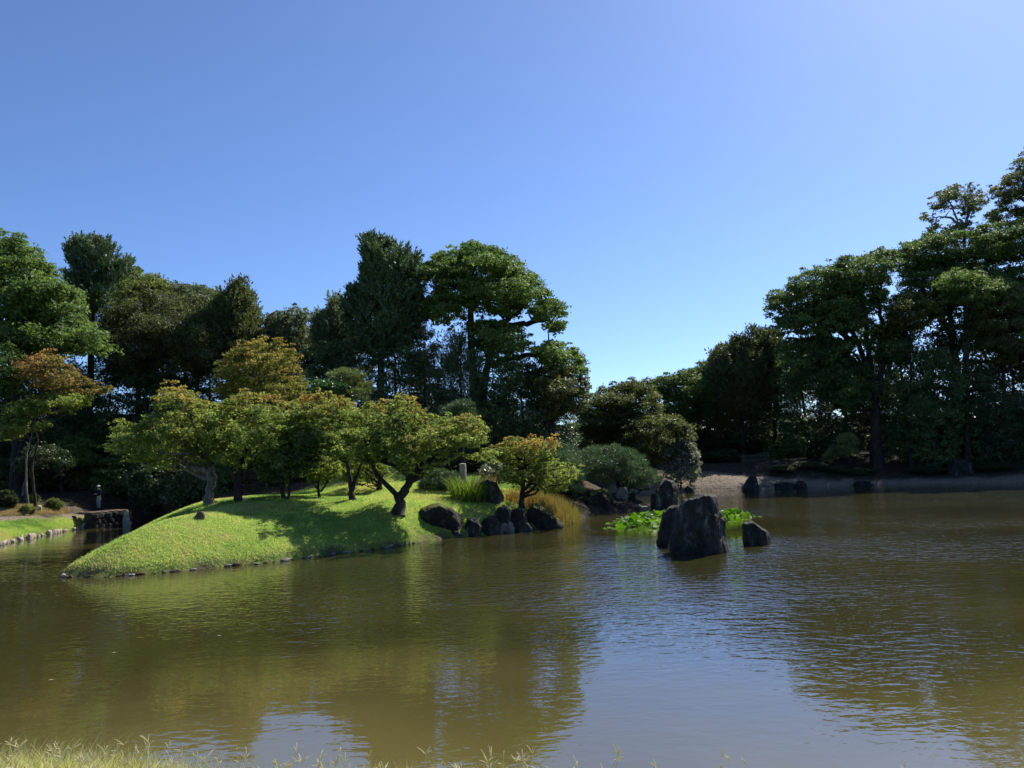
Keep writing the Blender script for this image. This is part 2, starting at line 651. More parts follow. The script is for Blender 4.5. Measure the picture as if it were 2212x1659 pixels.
def tube(path, rad, sides=7, wob=0.0):
    path = np.asarray(path, float)
    rad = np.asarray(rad, float)
    n = len(path)
    tan = unit(np.gradient(path, axis=0))
    ref = np.array([0.31, 0.95, 0.05])
    u_ = unit(np.cross(tan, ref))
    w_ = np.cross(tan, u_)
    an = np.linspace(0, 2 * math.pi, sides, endpoint=False)
    r = rad[:, None] * (1 + wob * rng.uniform(-1, 1, (n, sides)))
    v = path[:, None] + r[..., None] * (np.cos(an)[None, :, None] * u_[:, None] + np.sin(an)[None, :, None] * w_[:, None])
    v = v.reshape(-1, 3)
    i = np.arange(n - 1)[:, None] * sides
    j = np.arange(sides)[None]
    j2 = (j + 1) % sides
    f = np.stack([i + j, i + j2, i + sides + j2, i + sides + j], -1).reshape(-1, 4)
    return v, f


def merge(vf):
    vs, fs, o = [], [], 0
    for v, f in vf:
        vs.append(v)
        fs.append(np.asarray(f) + o)
        o += len(v)
    return np.concatenate(vs), np.concatenate(fs)


def smooth_path(p, n):
    p = np.asarray(p, float)
    if len(p) == 2:
        t = np.linspace(0, 1, n)[:, None]
        return p[0] * (1 - t) + p[1] * t
    q = np.concatenate([[2 * p[0] - p[1]], p, [2 * p[-1] - p[-2]]])
    out_ = []
    k = len(p) - 1
    for s in np.linspace(0, k - 1e-6, n):
        i = int(s)
        t = s - i
        a_, b_, c_, d_ = q[i], q[i + 1], q[i + 2], q[i + 3]
        out_.append(0.5 * (2 * b_ + (c_ - a_) * t + (2 * a_ - 5 * b_ + 4 * c_ - d_) * t * t + (3 * b_ - a_ - 3 * c_ + d_) * t ** 3))
    return np.array(out_)


def pick_cols(n, cols, key):
    """blend along the palette with key in 0..1"""
    cols = np.asarray(cols, float)
    k = np.clip(key, 0, 0.9999) * (len(cols) - 1)
    i = k.astype(int)
    i = np.minimum(i, len(cols) - 2) if len(cols) > 1 else i * 0
    fr = (k - i)[:, None]
    return cols[i] * (1 - fr) + cols[np.minimum(i + 1, len(cols) - 1)] * fr


def crown_pads(polys, D, thick, pad, dens=1.0, sprig=1.0, notchy=0.30):
    """scatter foliage pads inside outline polygons, spread in depth so that the crown has a body"""
    C, R, E = [], [], []
    for poly in polys:
        poly = np.array(poly, float)
        lo, hi = poly.min(0), poly.max(0)
        pp = pad * F / D
        qx = rng.uniform(lo[0], hi[0], 4000)
        qy = rng.uniform(lo[1], hi[1], 4000)
        k = inpoly(qx, qy, poly)
        area = k.mean() * (hi[0] - lo[0]) * (hi[1] - lo[1])
        qx, qy = qx[k], qy[k]
        e = polydist(qx, qy, poly)
        notch = fbm(np.stack([qx / (pp * 1.5), qy / (pp * 1.2), np.full(len(qx), D * 0.37)], 1), 2, 77)
        k = (e > pp * 0.18) & ((e > pp * 1.15) | (notch > -notchy))
        qx, qy, e = qx[k], qy[k], e[k]
        if len(qx) == 0:
            continue
        want = max(3, int(dens * 3.2 * area / (pp * pp)))
        sel = []
        layer = rng.integers(0, 3, len(qx))
        for i in range(len(qx)):          # loose Poisson spacing within three depth layers
            ok = True
            for j in sel:
                if layer[i] == layer[j] and (qx[i] - qx[j]) ** 2 + ((qy[i] - qy[j]) * 1.4) ** 2 < (0.66 * pp) ** 2:
                    ok = False
                    break
            if ok:
                sel.append(i)
            if len(sel) >= want:
                break
        sel = np.array(sel)
        em = e.max()
        T = thick * np.sqrt(np.clip(e[sel] / em, 0.02, 1))
        dy = (layer[sel] - 1 + rng.uniform(-0.5, 0.5, len(sel))) * 0.75 * T
        C.append(Pn(qx[sel], qy[sel], D + dy))
        rr = np.minimum(pad * rng.uniform(0.5, 1.3, len(sel)), e[sel] * 1.2 * D / F + pad * 0.4)
        R.append(rr)
        # loose sprigs along the outline
        per = np.linalg.norm(np.roll(poly, -1, 0) - poly, axis=1)
        ns = int(sprig * per.sum() / (pp * 0.30)) + 2
        ei = rng.choice(len(poly), ns, p=per / per.sum())
        tt = rng.random(ns)[:, None]
        ep = poly[ei] * (1 - tt) + poly[(ei + 1) % len(poly)] * tt
        cm = poly.mean(0)
        ep = ep + (cm - ep) * rng.uniform(-0.03, 0.14, (ns, 1)) + rng.normal(size=(ns, 2)) * pp * 0.26
        k = inpoly(ep[:, 0], ep[:, 1], poly) | (polydist(ep[:, 0], ep[:, 1], poly) < pp * 0.4)
        ep = ep[k]
        ns = len(ep)
        C.append(Pn(ep[:, 0], ep[:, 1], D + thick * 0.45 * rng.uniform(-1, 1, ns)))
        R.append(pad * rng.uniform(0.16, 0.46, ns))
    return np.concatenate(C), np.concatenate(R)


def pad_leaves(C, R, flat, leaf, layers, mode='broad', sub=16, asp=0.5, tuft=0.2):
    """leaf centres, axes and normals on the pads: grouped into twig-sized tufts"""
    cs, ts, ns, own = [], [], [], []
    la = 2 * leaf * leaf * asp
    for i in range(len(C)):
        r = R[i]
        n = int(layers * math.pi * r * r * max(flat, 0.6) / la) + 6
        ms = max(3, int(sub * 1.3 * rng.uniform(0.8, 1.2) * min(1, 0.35 + r)))
        v = unit(rng.normal(size=(ms, 3)))
        dn_ = v[:, 2] < -0.15
        v[dn_ & (rng.random(ms) < 0.75), 2] *= -1
        rad = rng.uniform(0.5, 1.22, ms)
        sc = C[i] + v * rad[:, None] * np.array([r, r, r * flat])
        k = rng.integers(0, ms, n)
        if mode == 'needle':
            d = unit(v[k] * np.array([1, 1, 0.6]) * 0.7 + rng.normal(size=(n, 3)) * 0.55 + np.array([0, 0, 0.55]))
            ln = leaf * rng.uniform(0.7, 1.2, n)
            c = sc[k] + rng.normal(size=(n, 3)) * r * np.array([0.16, 0.16, 0.10]) + d * ln[:, None]
            t = d
            nn = rng.normal(size=(n, 3))
        elif mode == 'plume':        # upswept conifer fingers
            ax = unit(v * np.array([1, 1, 0.3]) * 0.75 + np.array([0, 0, 0.8]) + rng.normal(size=(ms, 3)) * 0.2)
            s = rng.uniform(-0.45, 1.35, n)
            wdt = 0.72 * tuft * (1.1 - 0.7 * np.clip(s, 0, 1.3))
            c = sc[k] + ax[k] * (s * r * 0.8)[:, None] + rng.normal(size=(n, 3)) * (r * wdt)[:, None]
            t = unit(ax[k] + rng.normal(size=(n, 3)) * 0.6)
            nn = rng.normal(size=(n, 3))
        else:
            c = sc[k] + rng.normal(size=(n, 3)) * np.array([tuft, tuft, tuft * max(flat, 0.6)]) * r
            nn = unit(v[k] * 0.5 + np.array([0, 0, 0.55]) + rng.normal(size=(n, 3)) * 0.6)
            t = np.cross(nn, rng.normal(size=(n, 3)))
        cs.append(c)
        ts.append(t)
        ns.append(nn)
        own.append(np.full(n, i))
    return np.concatenate(cs), np.concatenate(ts), np.concatenate(ns), np.concatenate(own)


def tree(name, label, cat, polys, D, trunk, trad, pad=1.1, flat=0.5, leaf=0.13, layers=3.0, thick=4.0, cols=None, mat='leaf', mode='broad', group=None,
         dens=1.0, limbs=18, sub=16, top=None, bark='bark', asp=0.5, trunks=None, base=None, noise=0.35, limb_r=0.35, patch=0.25, extra_limbs=(), sprig=1.0, tuft=0.2, notchy=0.30):
    """trunk: outline points (x, y) or (x, y, depth shift) from base upwards"""
    def wp(p):
        return P(p[0], p[1], D + (p[2] if len(p) > 2 else 0))
    pths = [trunk] + list(trunks or [])
    roots = []
    b0 = wp(trunk[0])
    gz0 = gz(b0[0], b0[1])
    root = empty(name, (b0[0], b0[1], gz0))
    tag(root, label, cat, group)
    geo = []
    skel = []
    for q, tp in enumerate(pths):
        pts = np.array([wp(p) for p in tp])
        if q == 0 or len(tp[0]) > 3:
            pts[0, 2] = gz(pts[0, 0], pts[0, 1]) - 0.15
        pt = smooth_path(pts, max(6, 4 * len(pts)))
        jit = rng.normal(size=pt.shape) * trad * 0.18
        jit[0] = 0
        pt = pt + jit
        s = np.linspace(0, 1, len(pt))
        r0 = trad if q == 0 else trad * 0.75
        rr = r0 * (1 - 0.78 * s ** 0.9)
        if q == 0:
            rr = rr * (1 + 0.5 * np.exp(-s * 14))
        geo.append(tube(pt, rr, 9, 0.08))
        skel.append((pt, rr))
    C, R = crown_pads(polys, D, thick, pad, dens, sprig, notchy)
    allp = np.concatenate([s[0] for s in skel])
    allr = np.concatenate([s[1] for s in skel])
    idx = rng.permutation(len(C))[:limbs]
    for i in idx:
        c = C[i] - np.array([0, 0, R[i] * flat * 0.3])
        dd = np.linalg.norm((allp - c) * np.array([1, 1, 1.0]), axis=1) + np.where(allp[:, 2] > c[2] - 0.25 * np.linalg.norm((allp - c)[:, :2], axis=1), 3.0, 0)
        k = int(np.argmin(dd))
        a_ = allp[k]
        mid = (a_ + c) / 2 + np.array([0, 0, 0.12 * np.linalg.norm(c - a_)]) + rng.normal(size=3) * 0.10 * np.linalg.norm(c - a_)
        pt = smooth_path([a_, mid, c], 9)
        pt[1:-1] += rng.normal(size=(7, 3)) * 0.03 * np.linalg.norm(c - a_)
        r0 = min(allr[k] * 0.7, trad * limb_r)
        geo.append(tube(pt, np.linspace(r0, max(0.012, trad * 0.05), 9), 5))
    for lp in extra_limbs:
        pts = smooth_path(np.array([wp(p) for p in lp[0]]), 14)
        geo.append(tube(pts + rng.normal(size=pts.shape) * lp[1] * 0.15, np.linspace(lp[1], lp[1] * lp[2], 14), 8, 0.08))
    v, f = merge(geo)
    part('trunk', v, f, M[bark], root, smooth=True)
    if leaf > 0.125 and mode != 'needle':
        leaf = leaf * 0.8
    c, t, nn, own = pad_leaves(C, R, flat, leaf, layers, mode, sub, asp, tuft)
    n = len(c)
    key = 0.5 + noise * fbm(c * 0.55, 3, 5) + rng.normal(size=n) * 0.16
    col = pick_cols(n, cols, key)
    if top is not None:       # autumn turning colour in patches of the outer, upper leaves
        z0, z1 = C[:, 2].min(), C[:, 2].max()
        hgt = (c[:, 2] - z0) / max(z1 - z0, 0.1)
        w = np.clip((hgt - 0.45) * 1.1 + fbm(c * 0.8, 3, 21) * 0.55 + patch - 0.25 + rng.normal(size=n) * 0.1, 0, 1)[:, None]
        col = col * (1 - w) + np.array(top) * w
    col = col * rng.uniform(0.65, 1.35, n)[:, None]
    a = leaf * rng.uniform(0.5, 1.45, n)
    v, f = tri_leaves(c, t, nn, a, a * asp)
    cv = np.repeat(col, 3, 0)
    part('crown', v, f, M[mat], root, cv)
    return root


def blob(xc, yt, yb, hw, j=0.16, n=14):
    """uneven rounded outline"""
    yc = (yt + yb) / 2
    hh_ = (yb - yt) / 2
    return [(xc + hw * math.cos(q) * (1 + rng.uniform(-j, j)), yc + hh_ * math.sin(q) * (1 + rng.uniform(-j, j))) for q in np.linspace(0, 2 * math.pi, n, endpoint=False)]


DARK = [(0.024, 0.04, 0.019), (0.045, 0.066, 0.027), (0.07, 0.095, 0.037)]
EVER = [(0.049, 0.084, 0.031), (0.091, 0.14, 0.044), (0.14, 0.196, 0.06)]
BRIGHT = [(0.063, 0.115, 0.032), (0.115, 0.178, 0.048), (0.172, 0.23, 0.066)]
OLIVE = [(0.056, 0.073, 0.032), (0.099, 0.115, 0.049), (0.14, 0.155, 0.065)]
GREY = [(0.069, 0.092, 0.051), (0.115, 0.138, 0.076), (0.161, 0.184, 0.108)]
YEL = [(0.099, 0.132, 0.036), (0.154, 0.187, 0.053), (0.209, 0.226, 0.069)]
MAPL = [(0.125, 0.175, 0.05), (0.205, 0.265, 0.07), (0.29, 0.335, 0.09)]
PINE = [(0.041, 0.077, 0.032), (0.077, 0.125, 0.052), (0.125, 0.183, 0.072)]
BRN = [(0.062, 0.084, 0.033), (0.109, 0.127, 0.043), (0.155, 0.161, 0.057)]
ORANGE = (0.44, 0.26, 0.085)

# ------------------------------------------------------------------ background trees, left side
GL = 'trees of the wood behind the mound'
tree('evergreen_oak', 'tall layered bright green oak rising beside the red-topped maple', 'tree',
     [[(-60, 520), (0, 508), (42, 520), (62, 550), (107, 579), (106, 595), (120, 612), (95, 640), (40, 650), (-60, 640)],
      [(-60, 610), (60, 600), (120, 608), (157, 624), (168, 660), (169, 690), (120, 700), (40, 690), (-60, 690)],
      [(-60, 680), (100, 690), (170, 690), (202, 714), (233, 742), (205, 768), (130, 775), (60, 770), (-60, 760)]],
     63, [(40, 1040), (35, 850), (20, 700), (20, 560)], 0.45, pad=1.5, flat=0.42, leaf=0.17, thick=5, cols=BRIGHT, layers=3.2, limbs=30, group=GL)
tree('evergreen_oak', 'bright green oak branch clump hanging beside the red-topped maple', 'tree',
     [[(-70, 735), (0, 742), (25, 750), (46, 800), (44, 835), (15, 850), (-70, 850)]],
     57, [(-40, 1050), (-40, 900), (-30, 790)], 0.3, pad=1.0, flat=0.6, leaf=0.15, thick=2.5, cols=BRIGHT, limbs=10, group=GL)
tree('black_pine', 'dark ragged conifer with blunt clumped top and one arm reaching sideways', 'tree',
     [[(149, 535), (160, 520), (205, 515), (243, 527), (240, 560), (232, 590), (215, 600), (185, 600), (165, 585), (152, 572)],
      [(225, 585), (250, 565), (262, 572), (279, 556), (281, 575), (262, 598), (235, 610)],
      [(140, 590), (185, 600), (239, 605), (235, 650), (190, 680), (150, 640)]],
     72, [(190, 1000), (195, 800), (200, 650), (190, 540)], 0.4, pad=0.75, flat=0.8, leaf=0.2, mode='plume', asp=0.2, layers=2.8, thick=3, cols=PINE, mat='needle', sub=9, tuft=0.17, dens=0.8, sprig=2.2, limbs=26, group=GL)
tree('evergreen_oak', 'yellow-green rounded treetop behind the ragged dark conifer', 'tree',
     [[(245, 590), (265, 582), (290, 585), (310, 600), (330, 592), (355, 605), (362, 625), (358, 650), (330, 680), (260, 680), (240, 640)]],
     80, [(300, 1000), (300, 760), (300, 620)], 0.35, pad=1.2, flat=0.5, leaf=0.17, thick=4, cols=YEL, limbs=14, group=GL)
tree('grey_leaved_tree', 'thin grey-green treetop with sky showing through its twigs', 'tree',
     [[(365, 625), (390, 618), (415, 616), (450, 622), (476, 640), (470, 670), (430, 700), (370, 690)]],
     79, [(425, 1000), (425, 780), (425, 640)], 0.3, pad=0.9, flat=0.5, leaf=0.14, thick=3.5, cols=GREY, layers=1.8, limbs=30, group=GL)
tree('twiggy_tree', 'dark upright tree with bare twigs sticking above its leaves', 'tree',
     [[(468, 650), (490, 640), (510, 612), (520, 606), (524, 625), (535, 640), (545, 655), (556, 700), (565, 740), (520, 790), (470, 780), (455, 700)]],
     74, [(510, 1000), (508, 800), (508, 650)], 0.3, pad=0.8, flat=1.0, leaf=0.16, mode='plume', asp=0.42, thick=3, cols=OLIVE, layers=2.4, limbs=34, group=GL)
tree('zelkova_tree', 'broad dark olive tree of fine leaves with pale branches, behind the maples', 'tree',
     [[(170, 690), (200, 660), (240, 640), (290, 630), (340, 640), (390, 650), (440, 655), (480, 690), (500, 740), (495, 800), (440, 830), (380, 850), (300, 850), (230, 830), (200, 780), (175, 740)]],
     74, [(330, 1010), (335, 900), (330, 780), (310, 680)], 0.4, pad=1.3, flat=0.7, leaf=0.13, thick=5, cols=OLIVE, layers=2.0, dens=0.85, limbs=40, bark='bark_pale', group=GL)
tree('grey_leaved_tree', 'small pale grey-green pine-like treetop between the tall conifer and twiggy tree', 'tree',
     [[(566, 690), (580, 680), (612, 668), (640, 664), (672, 680), (655, 700), (668, 730), (675, 760), (640, 780), (590, 770), (575, 720)]],
     76, [(627, 1000), (625, 850), (625, 690)], 0.25, pad=0.8, flat=0.6, leaf=0.15, thick=3, cols=GREY, layers=2.2, limbs=20, group=GL)
tree('twiggy_tree', 'thin feathery tree with wispy tips leaning against the tall conifer', 'tree',
     [[(680, 690), (690, 668), (705, 690), (717, 650), (735, 652), (750, 670), (760, 720), (740, 770), (690, 770), (676, 730)]],
     73, [(715, 1000), (715, 850), (718, 690)], 0.22, pad=0.6, flat=1.1, leaf=0.15, mode='plume', asp=0.35, thick=2.5, cols=GREY, layers=2.0, limbs=26, group=GL)
tree('evergreen_oak', 'wide olive evergreen closing the skyline behind the fine-leaved olive tree', 'tree',
     [[(225, 650), (270, 610), (330, 606), (380, 622), (440, 625), (490, 645), (540, 680), (570, 730), (540, 790), (400, 800), (250, 790)]],
     86, [(400, 1000), (400, 850), (395, 680)], 0.4, pad=1.3, flat=0.6, leaf=0.16, thick=4, cols=OLIVE, layers=1.9, limbs=20, group=GL)
tree('evergreen_oak', 'dark evergreen filling the gap left of the tall pointed conifer', 'tree',
     [[(570, 740), (600, 705), (650, 700), (690, 695), (740, 690), (775, 720), (780, 790), (700, 820), (590, 810)]],
     84, [(680, 1000), (680, 860), (680, 730)], 0.35, pad=1.2, flat=0.6, leaf=0.16, thick=4, cols=DARK, layers=1.9, limbs=16, group=GL)
tree('tall_conifer', 'tall pointed dark conifer with upswept shoots left of the spreading oak', 'tree',
     [[(787, 530), (797, 505), (808, 515), (820, 514), (838, 518), (850, 538), (866, 534), (880, 545), (882, 562), (897, 556), (902, 585), (890, 605), (903, 622), (914, 634), (900, 645),
       (908, 658), (912, 690), (900, 740), (860, 770), (800, 770), (756, 740), (748, 690), (750, 660), (753, 626), (772, 622), (790, 616), (786, 590), (794, 575), (790, 550)]],
     70, [(825, 1000), (822, 800), (812, 650), (803, 515)], 0.42, pad=0.8, flat=1.0, leaf=0.22, mode='plume', asp=0.22, thick=3.6, cols=PINE, mat='needle', layers=3.0, dens=0.8, sprig=2.6, sub=9, tuft=0.17, limbs=34, group=GL)
tree('spreading_oak', 'tall spreading oak with layered umbrella crown and dark forked limbs', 'tree',
     [[(893, 600), (905, 588), (922, 570), (953, 545), (985, 542), (1010, 525), (1043, 523), (1062, 535), (1085, 542), (1128, 570), (1120, 590), (1080, 600), (1020, 598), (960, 606), (905, 612)],
      [(1060, 590), (1120, 575), (1151, 594), (1175, 616), (1187, 640), (1212, 665), (1221, 684), (1210, 710), (1207, 728), (1185, 715), (1170, 690), (1130, 670), (1080, 640)],
      [(1000, 600), (1080, 600), (1135, 645), (1120, 680), (1060, 685), (1000, 660)], [(940, 600), (1000, 595), (1020, 640), (985, 655), (945, 630)],
      [(917, 655), (935, 632), (965, 634), (990, 650), (1005, 690), (985, 705), (950, 700), (925, 690)],
      [(1000, 700), (1050, 690), (1120, 705), (1145, 740), (1110, 770), (1040, 760)],
      [(1150, 750), (1185, 740), (1221, 738), (1240, 752), (1257, 779), (1262, 815), (1235, 812), (1190, 800), (1160, 780)]],
     70, [(1020, 1000), (1022, 850), (1016, 690), (1018, 600), (1025, 545)], 0.5, pad=0.95, flat=0.42, leaf=0.15, thick=5.5, cols=BRIGHT, layers=2.9, dens=1.15, notchy=0.55, limbs=46, limb_r=0.4, group=GL,
     trunks=[[(1035, 870), (1060, 770), (1085, 705), (1120, 670), (1160, 640), (1190, 655)], [(1085, 712), (1130, 700), (1180, 690), (1205, 712)], [(1016, 660), (985, 615), (930, 598)],
             [(1018, 640), (1060, 600), (1110, 580)], [(1060, 790), (1120, 770), (1180, 770), (1235, 785)]])
tree('evergreen_oak', 'dark olive tree with yellowing right edge below the spreading oak', 'tree',
     [[(1150, 800), (1190, 795), (1240, 800), (1262, 830), (1268, 860), (1255, 890), (1200, 905), (1150, 890), (1120, 840)]],
     68, [(1195, 1010), (1195, 920), (1195, 840)], 0.25, pad=0.9, flat=0.6, leaf=0.14, thick=3.5, cols=OLIVE, top=(0.16, 0.14, 0.03), limbs=14, group=GL)


# dark evergreens filling the wood below the tall crowns: a few kinds, copied with their parts
def crown_of(root):
    return [c for c in root.children if c.name.startswith('crown')][0]


def make_proto(name, cat, cols, flat, pad, leaf, layers, yt, hw, trad, mode='broad', thick=3.2, asp=0.5):
    r = tree(name, 'x', cat, [blob(1290, yt, 1015, hw)], 85, [(1290, 1030), (1293, (yt + 1015) / 2), (1290, yt + 30)], trad, pad=pad, flat=flat, leaf=leaf, dens=0.7, sprig=1.6, thick=thick, cols=cols, mat='glossy',
             layers=layers, limbs=14, mode=mode, asp=asp)
    c = crown_of(r)
    co = np.empty(len(c.data.vertices) * 3, np.float32)
    c.data.vertices.foreach_get('co', co)
    co = co.reshape(-1, 3)
    q = np.percentile(np.abs(co[:, 0]), 96)
    return {'root': r, 'w': float(q), 'h': float(np.percentile(co[:, 2], 99.3)), 'used': False}


def place_copy(pr, xc, yt, hw, D, label, cat, group):
    r = pr['root']
    if pr['used']:
        n_ = r.copy()
        COL.objects.link(n_)
        for ch in r.children:
            c_ = ch.copy()
            COL.objects.link(c_)
            c_.parent = n_
        r = n_
    pr['used'] = True
    p_ = P(xc, yt, D)
    g_ = gz(p_[0], p_[1])
    r.location = (p_[0], p_[1], g_)
    sxy = hw * D / F / pr['w']
    r.scale = (sxy, sxy * random.uniform(0.9, 1.1), max(0.2, (p_[2] - g_) / pr['h']))
    r.rotation_euler = (0, 0, random.uniform(0, 6.28))
    tag(r, label, cat, group)
    return r


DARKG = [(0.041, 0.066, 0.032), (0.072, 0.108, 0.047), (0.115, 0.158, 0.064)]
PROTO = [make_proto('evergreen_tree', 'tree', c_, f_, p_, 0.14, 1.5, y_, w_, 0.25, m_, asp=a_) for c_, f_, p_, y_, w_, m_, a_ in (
    (DARKG, 0.4, 1.2, 800, 62, 'broad', 0.5), (DARKG, 0.55, 1.0, 780, 58, 'broad', 0.5), (OLIVE, 0.36, 1.3, 810, 66, 'broad', 0.5), (DARKG, 0.9, 1.0, 790, 55, 'plume', 0.35), (EVER, 0.45, 1.1, 800, 60, 'broad', 0.5))]
SHRUB = [make_proto('dark_shrub', 'shrub', c_, 0.6, 0.7, 0.10, 2.0, 945, 45, 0.08, thick=1.8) for c_ in (DARKG, EVER, OLIVE)]
_pi = [0]
PLOOK = ['dark green flat-tiered evergreen', 'dark green rounded evergreen', 'olive flat-tiered evergreen', 'dark upswept bushy evergreen', 'mid-green layered evergreen']
SLOOK = ['low dark green shrub', 'low mid-green shrub', 'low olive shrub']


def filler(xc, yt, hw, D, label, yb=0, group='dark evergreens in the shade of the wood', cols=None, base=0, layers=0):
    _pi[0] += 1
    return place_copy(PROTO[_pi[0] % 5], xc, yt, hw, D, PLOOK[_pi[0] % 5] + ' ' + label, 'tree', group)


LF = 'in the shaded wood behind the mound'
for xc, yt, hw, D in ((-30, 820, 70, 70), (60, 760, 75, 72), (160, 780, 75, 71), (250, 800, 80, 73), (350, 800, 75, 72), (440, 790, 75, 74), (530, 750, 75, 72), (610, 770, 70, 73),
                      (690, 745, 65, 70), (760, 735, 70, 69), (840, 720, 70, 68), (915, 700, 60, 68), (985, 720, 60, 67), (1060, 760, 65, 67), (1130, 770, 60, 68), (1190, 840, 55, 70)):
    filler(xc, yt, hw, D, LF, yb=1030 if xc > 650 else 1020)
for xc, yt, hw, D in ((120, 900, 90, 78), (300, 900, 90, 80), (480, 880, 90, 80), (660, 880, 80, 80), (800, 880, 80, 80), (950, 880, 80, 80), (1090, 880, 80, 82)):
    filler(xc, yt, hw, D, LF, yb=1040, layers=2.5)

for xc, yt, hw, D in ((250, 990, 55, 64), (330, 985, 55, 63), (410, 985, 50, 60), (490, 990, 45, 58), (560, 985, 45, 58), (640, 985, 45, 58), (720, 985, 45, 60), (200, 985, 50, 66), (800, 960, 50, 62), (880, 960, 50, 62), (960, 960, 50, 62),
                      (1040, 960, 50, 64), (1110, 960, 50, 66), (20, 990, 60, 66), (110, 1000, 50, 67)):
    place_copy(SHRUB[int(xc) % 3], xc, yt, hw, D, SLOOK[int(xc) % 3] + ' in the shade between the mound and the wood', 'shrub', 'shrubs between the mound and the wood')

# ------------------------------------------------------------------ background trees, far right side
GR = 'trees behind the far gravel shore'
tree('layered_tree', 'olive and rust layered tree standing in the gap behind the clipped pine', 'tree',
     [[(1225, 930), (1250, 880), (1290, 850), (1310, 832), (1350, 826), (1401, 822), (1418, 850), (1420, 890), (1400, 930), (1340, 960), (1260, 970)]],
     84, [(1320, 1040), (1325, 940), (1330, 850)], 0.3, pad=1.2, flat=0.34, leaf=0.14, thick=4.5, cols=BRN, layers=3.0, limbs=26, group=GR)
tree('layered_tree', 'brownish olive layered tree beside a white-leaved shrub behind clipped pine', 'tree',
     [[(1335, 960), (1350, 915), (1385, 900), (1440, 895), (1470, 905), (1495, 930), (1490, 965), (1440, 1000), (1380, 1000)]],
     80, [(1415, 1040), (1415, 980), (1420, 920)], 0.22, pad=1.0, flat=0.4, leaf=0.12, thick=3.5, cols=BRN, layers=3.0, limbs=22, group=GR)
tree('pale_shrub', 'grey-white leaved shrub at the end of the gravel path', 'shrub',
     [[(1435, 985), (1450, 960), (1475, 948), (1500, 958), (1508, 985), (1508, 1020), (1498, 1046), (1440, 1046)]],
     79, [(1470, 1040), (1472, 1000), (1474, 970)], 0.08, pad=0.6, flat=0.7, leaf=0.12, thick=1.5, cols=[(0.12, 0.13, 0.10), (0.24, 0.25, 0.21), (0.36, 0.36, 0.32)], layers=1.6, limbs=10)
tree('evergreen_tree', 'dark green tree with a level bumpy top at the left end of right wood', 'tree',
     [[(1405, 830), (1430, 815), (1460, 804), (1500, 800), (1535, 795), (1550, 830), (1540, 890), (1480, 920), (1420, 900)]],
     98, [(1475, 1030), (1475, 930), (1475, 830)], 0.35, pad=1.2, flat=0.6, leaf=0.17, thick=4.5, cols=EVER, layers=3.2, limbs=18, group=GR)
tree('evergreen_tree', 'dark upright evergreen with spiky shoots beside the big camphor', 'tree',
     [[(1538, 780), (1545, 755), (1560, 742), (1575, 752), (1590, 738), (1610, 728), (1628, 708), (1640, 722), (1675, 715), (1690, 760), (1690, 850), (1640, 900), (1560, 890), (1536, 830)]],
     97, [(1605, 1020), (1605, 900), (1608, 760)], 0.35, pad=0.95, flat=1.0, leaf=0.18, mode='plume', asp=0.35, thick=4.2, cols=OLIVE, mat='glossy', layers=3.0, limbs=20, group=GR)
tree('evergreen_tree', 'dark evergreen with a sloping shoulder left of the spiky upright evergreen', 'tree',
     [[(1480, 810), (1515, 790), (1535, 770), (1560, 748), (1600, 745), (1620, 800), (1600, 890), (1500, 900)]],
     101, [(1550, 1020), (1550, 930), (1555, 800)], 0.35, pad=1.1, flat=0.7, leaf=0.17, thick=4, cols=EVER, mat='glossy', layers=2.4, limbs=14, group=GR)
tree('camphor_tree', 'big camphor leaning out with many dark limbs and sky gaps', 'tree',
     [[(1652, 662), (1668, 633), (1701, 630), (1712, 602), (1732, 590), (1769, 583), (1802, 566), (1861, 555), (1898, 543), (1932, 543), (1952, 560), (1932, 585), (1890, 600), (1840, 640), (1760, 660), (1690, 680), (1668, 680)],
      [(1675, 690), (1740, 665), (1800, 655), (1850, 660), (1850, 700), (1800, 730), (1730, 740), (1690, 730)],
      [(1860, 590), (1915, 590), (1918, 620), (1905, 655), (1880, 680), (1850, 650)],
      [(1690, 740), (1740, 725), (1790, 740), (1820, 780), (1810, 830), (1760, 860), (1700, 840)], [(1760, 640), (1840, 620), (1870, 640), (1860, 700), (1800, 720), (1750, 690)],
      [(1840, 690), (1880, 690), (1900, 720), (1880, 760), (1840, 740)], [(1780, 780), (1830, 770), (1880, 800), (1890, 860), (1840, 900), (1780, 870)], [(1770, 720), (1840, 740), (1855, 800), (1800, 835), (1755, 790)], [(1900, 700), (1945, 700), (1960, 760), (1930, 800), (1900, 770)]],
     85, [(1895, 1000), (1893, 900), (1885, 830), (1860, 760), (1830, 690), (1800, 600)], 0.55, pad=1.1, flat=0.5, leaf=0.17, thick=5.5, cols=EVER, layers=2.7, notchy=0.5, limbs=55, limb_r=0.4, group=GR,
     trunks=[[(1895, 860), (1905, 780), (1908, 700), (1895, 640), (1910, 580)], [(1880, 820), (1830, 770), (1770, 720), (1720, 680)], [(1890, 850), (1875, 750), (1865, 650), (1860, 590)], [(1850, 740), (1800, 700), (1760, 640)]])
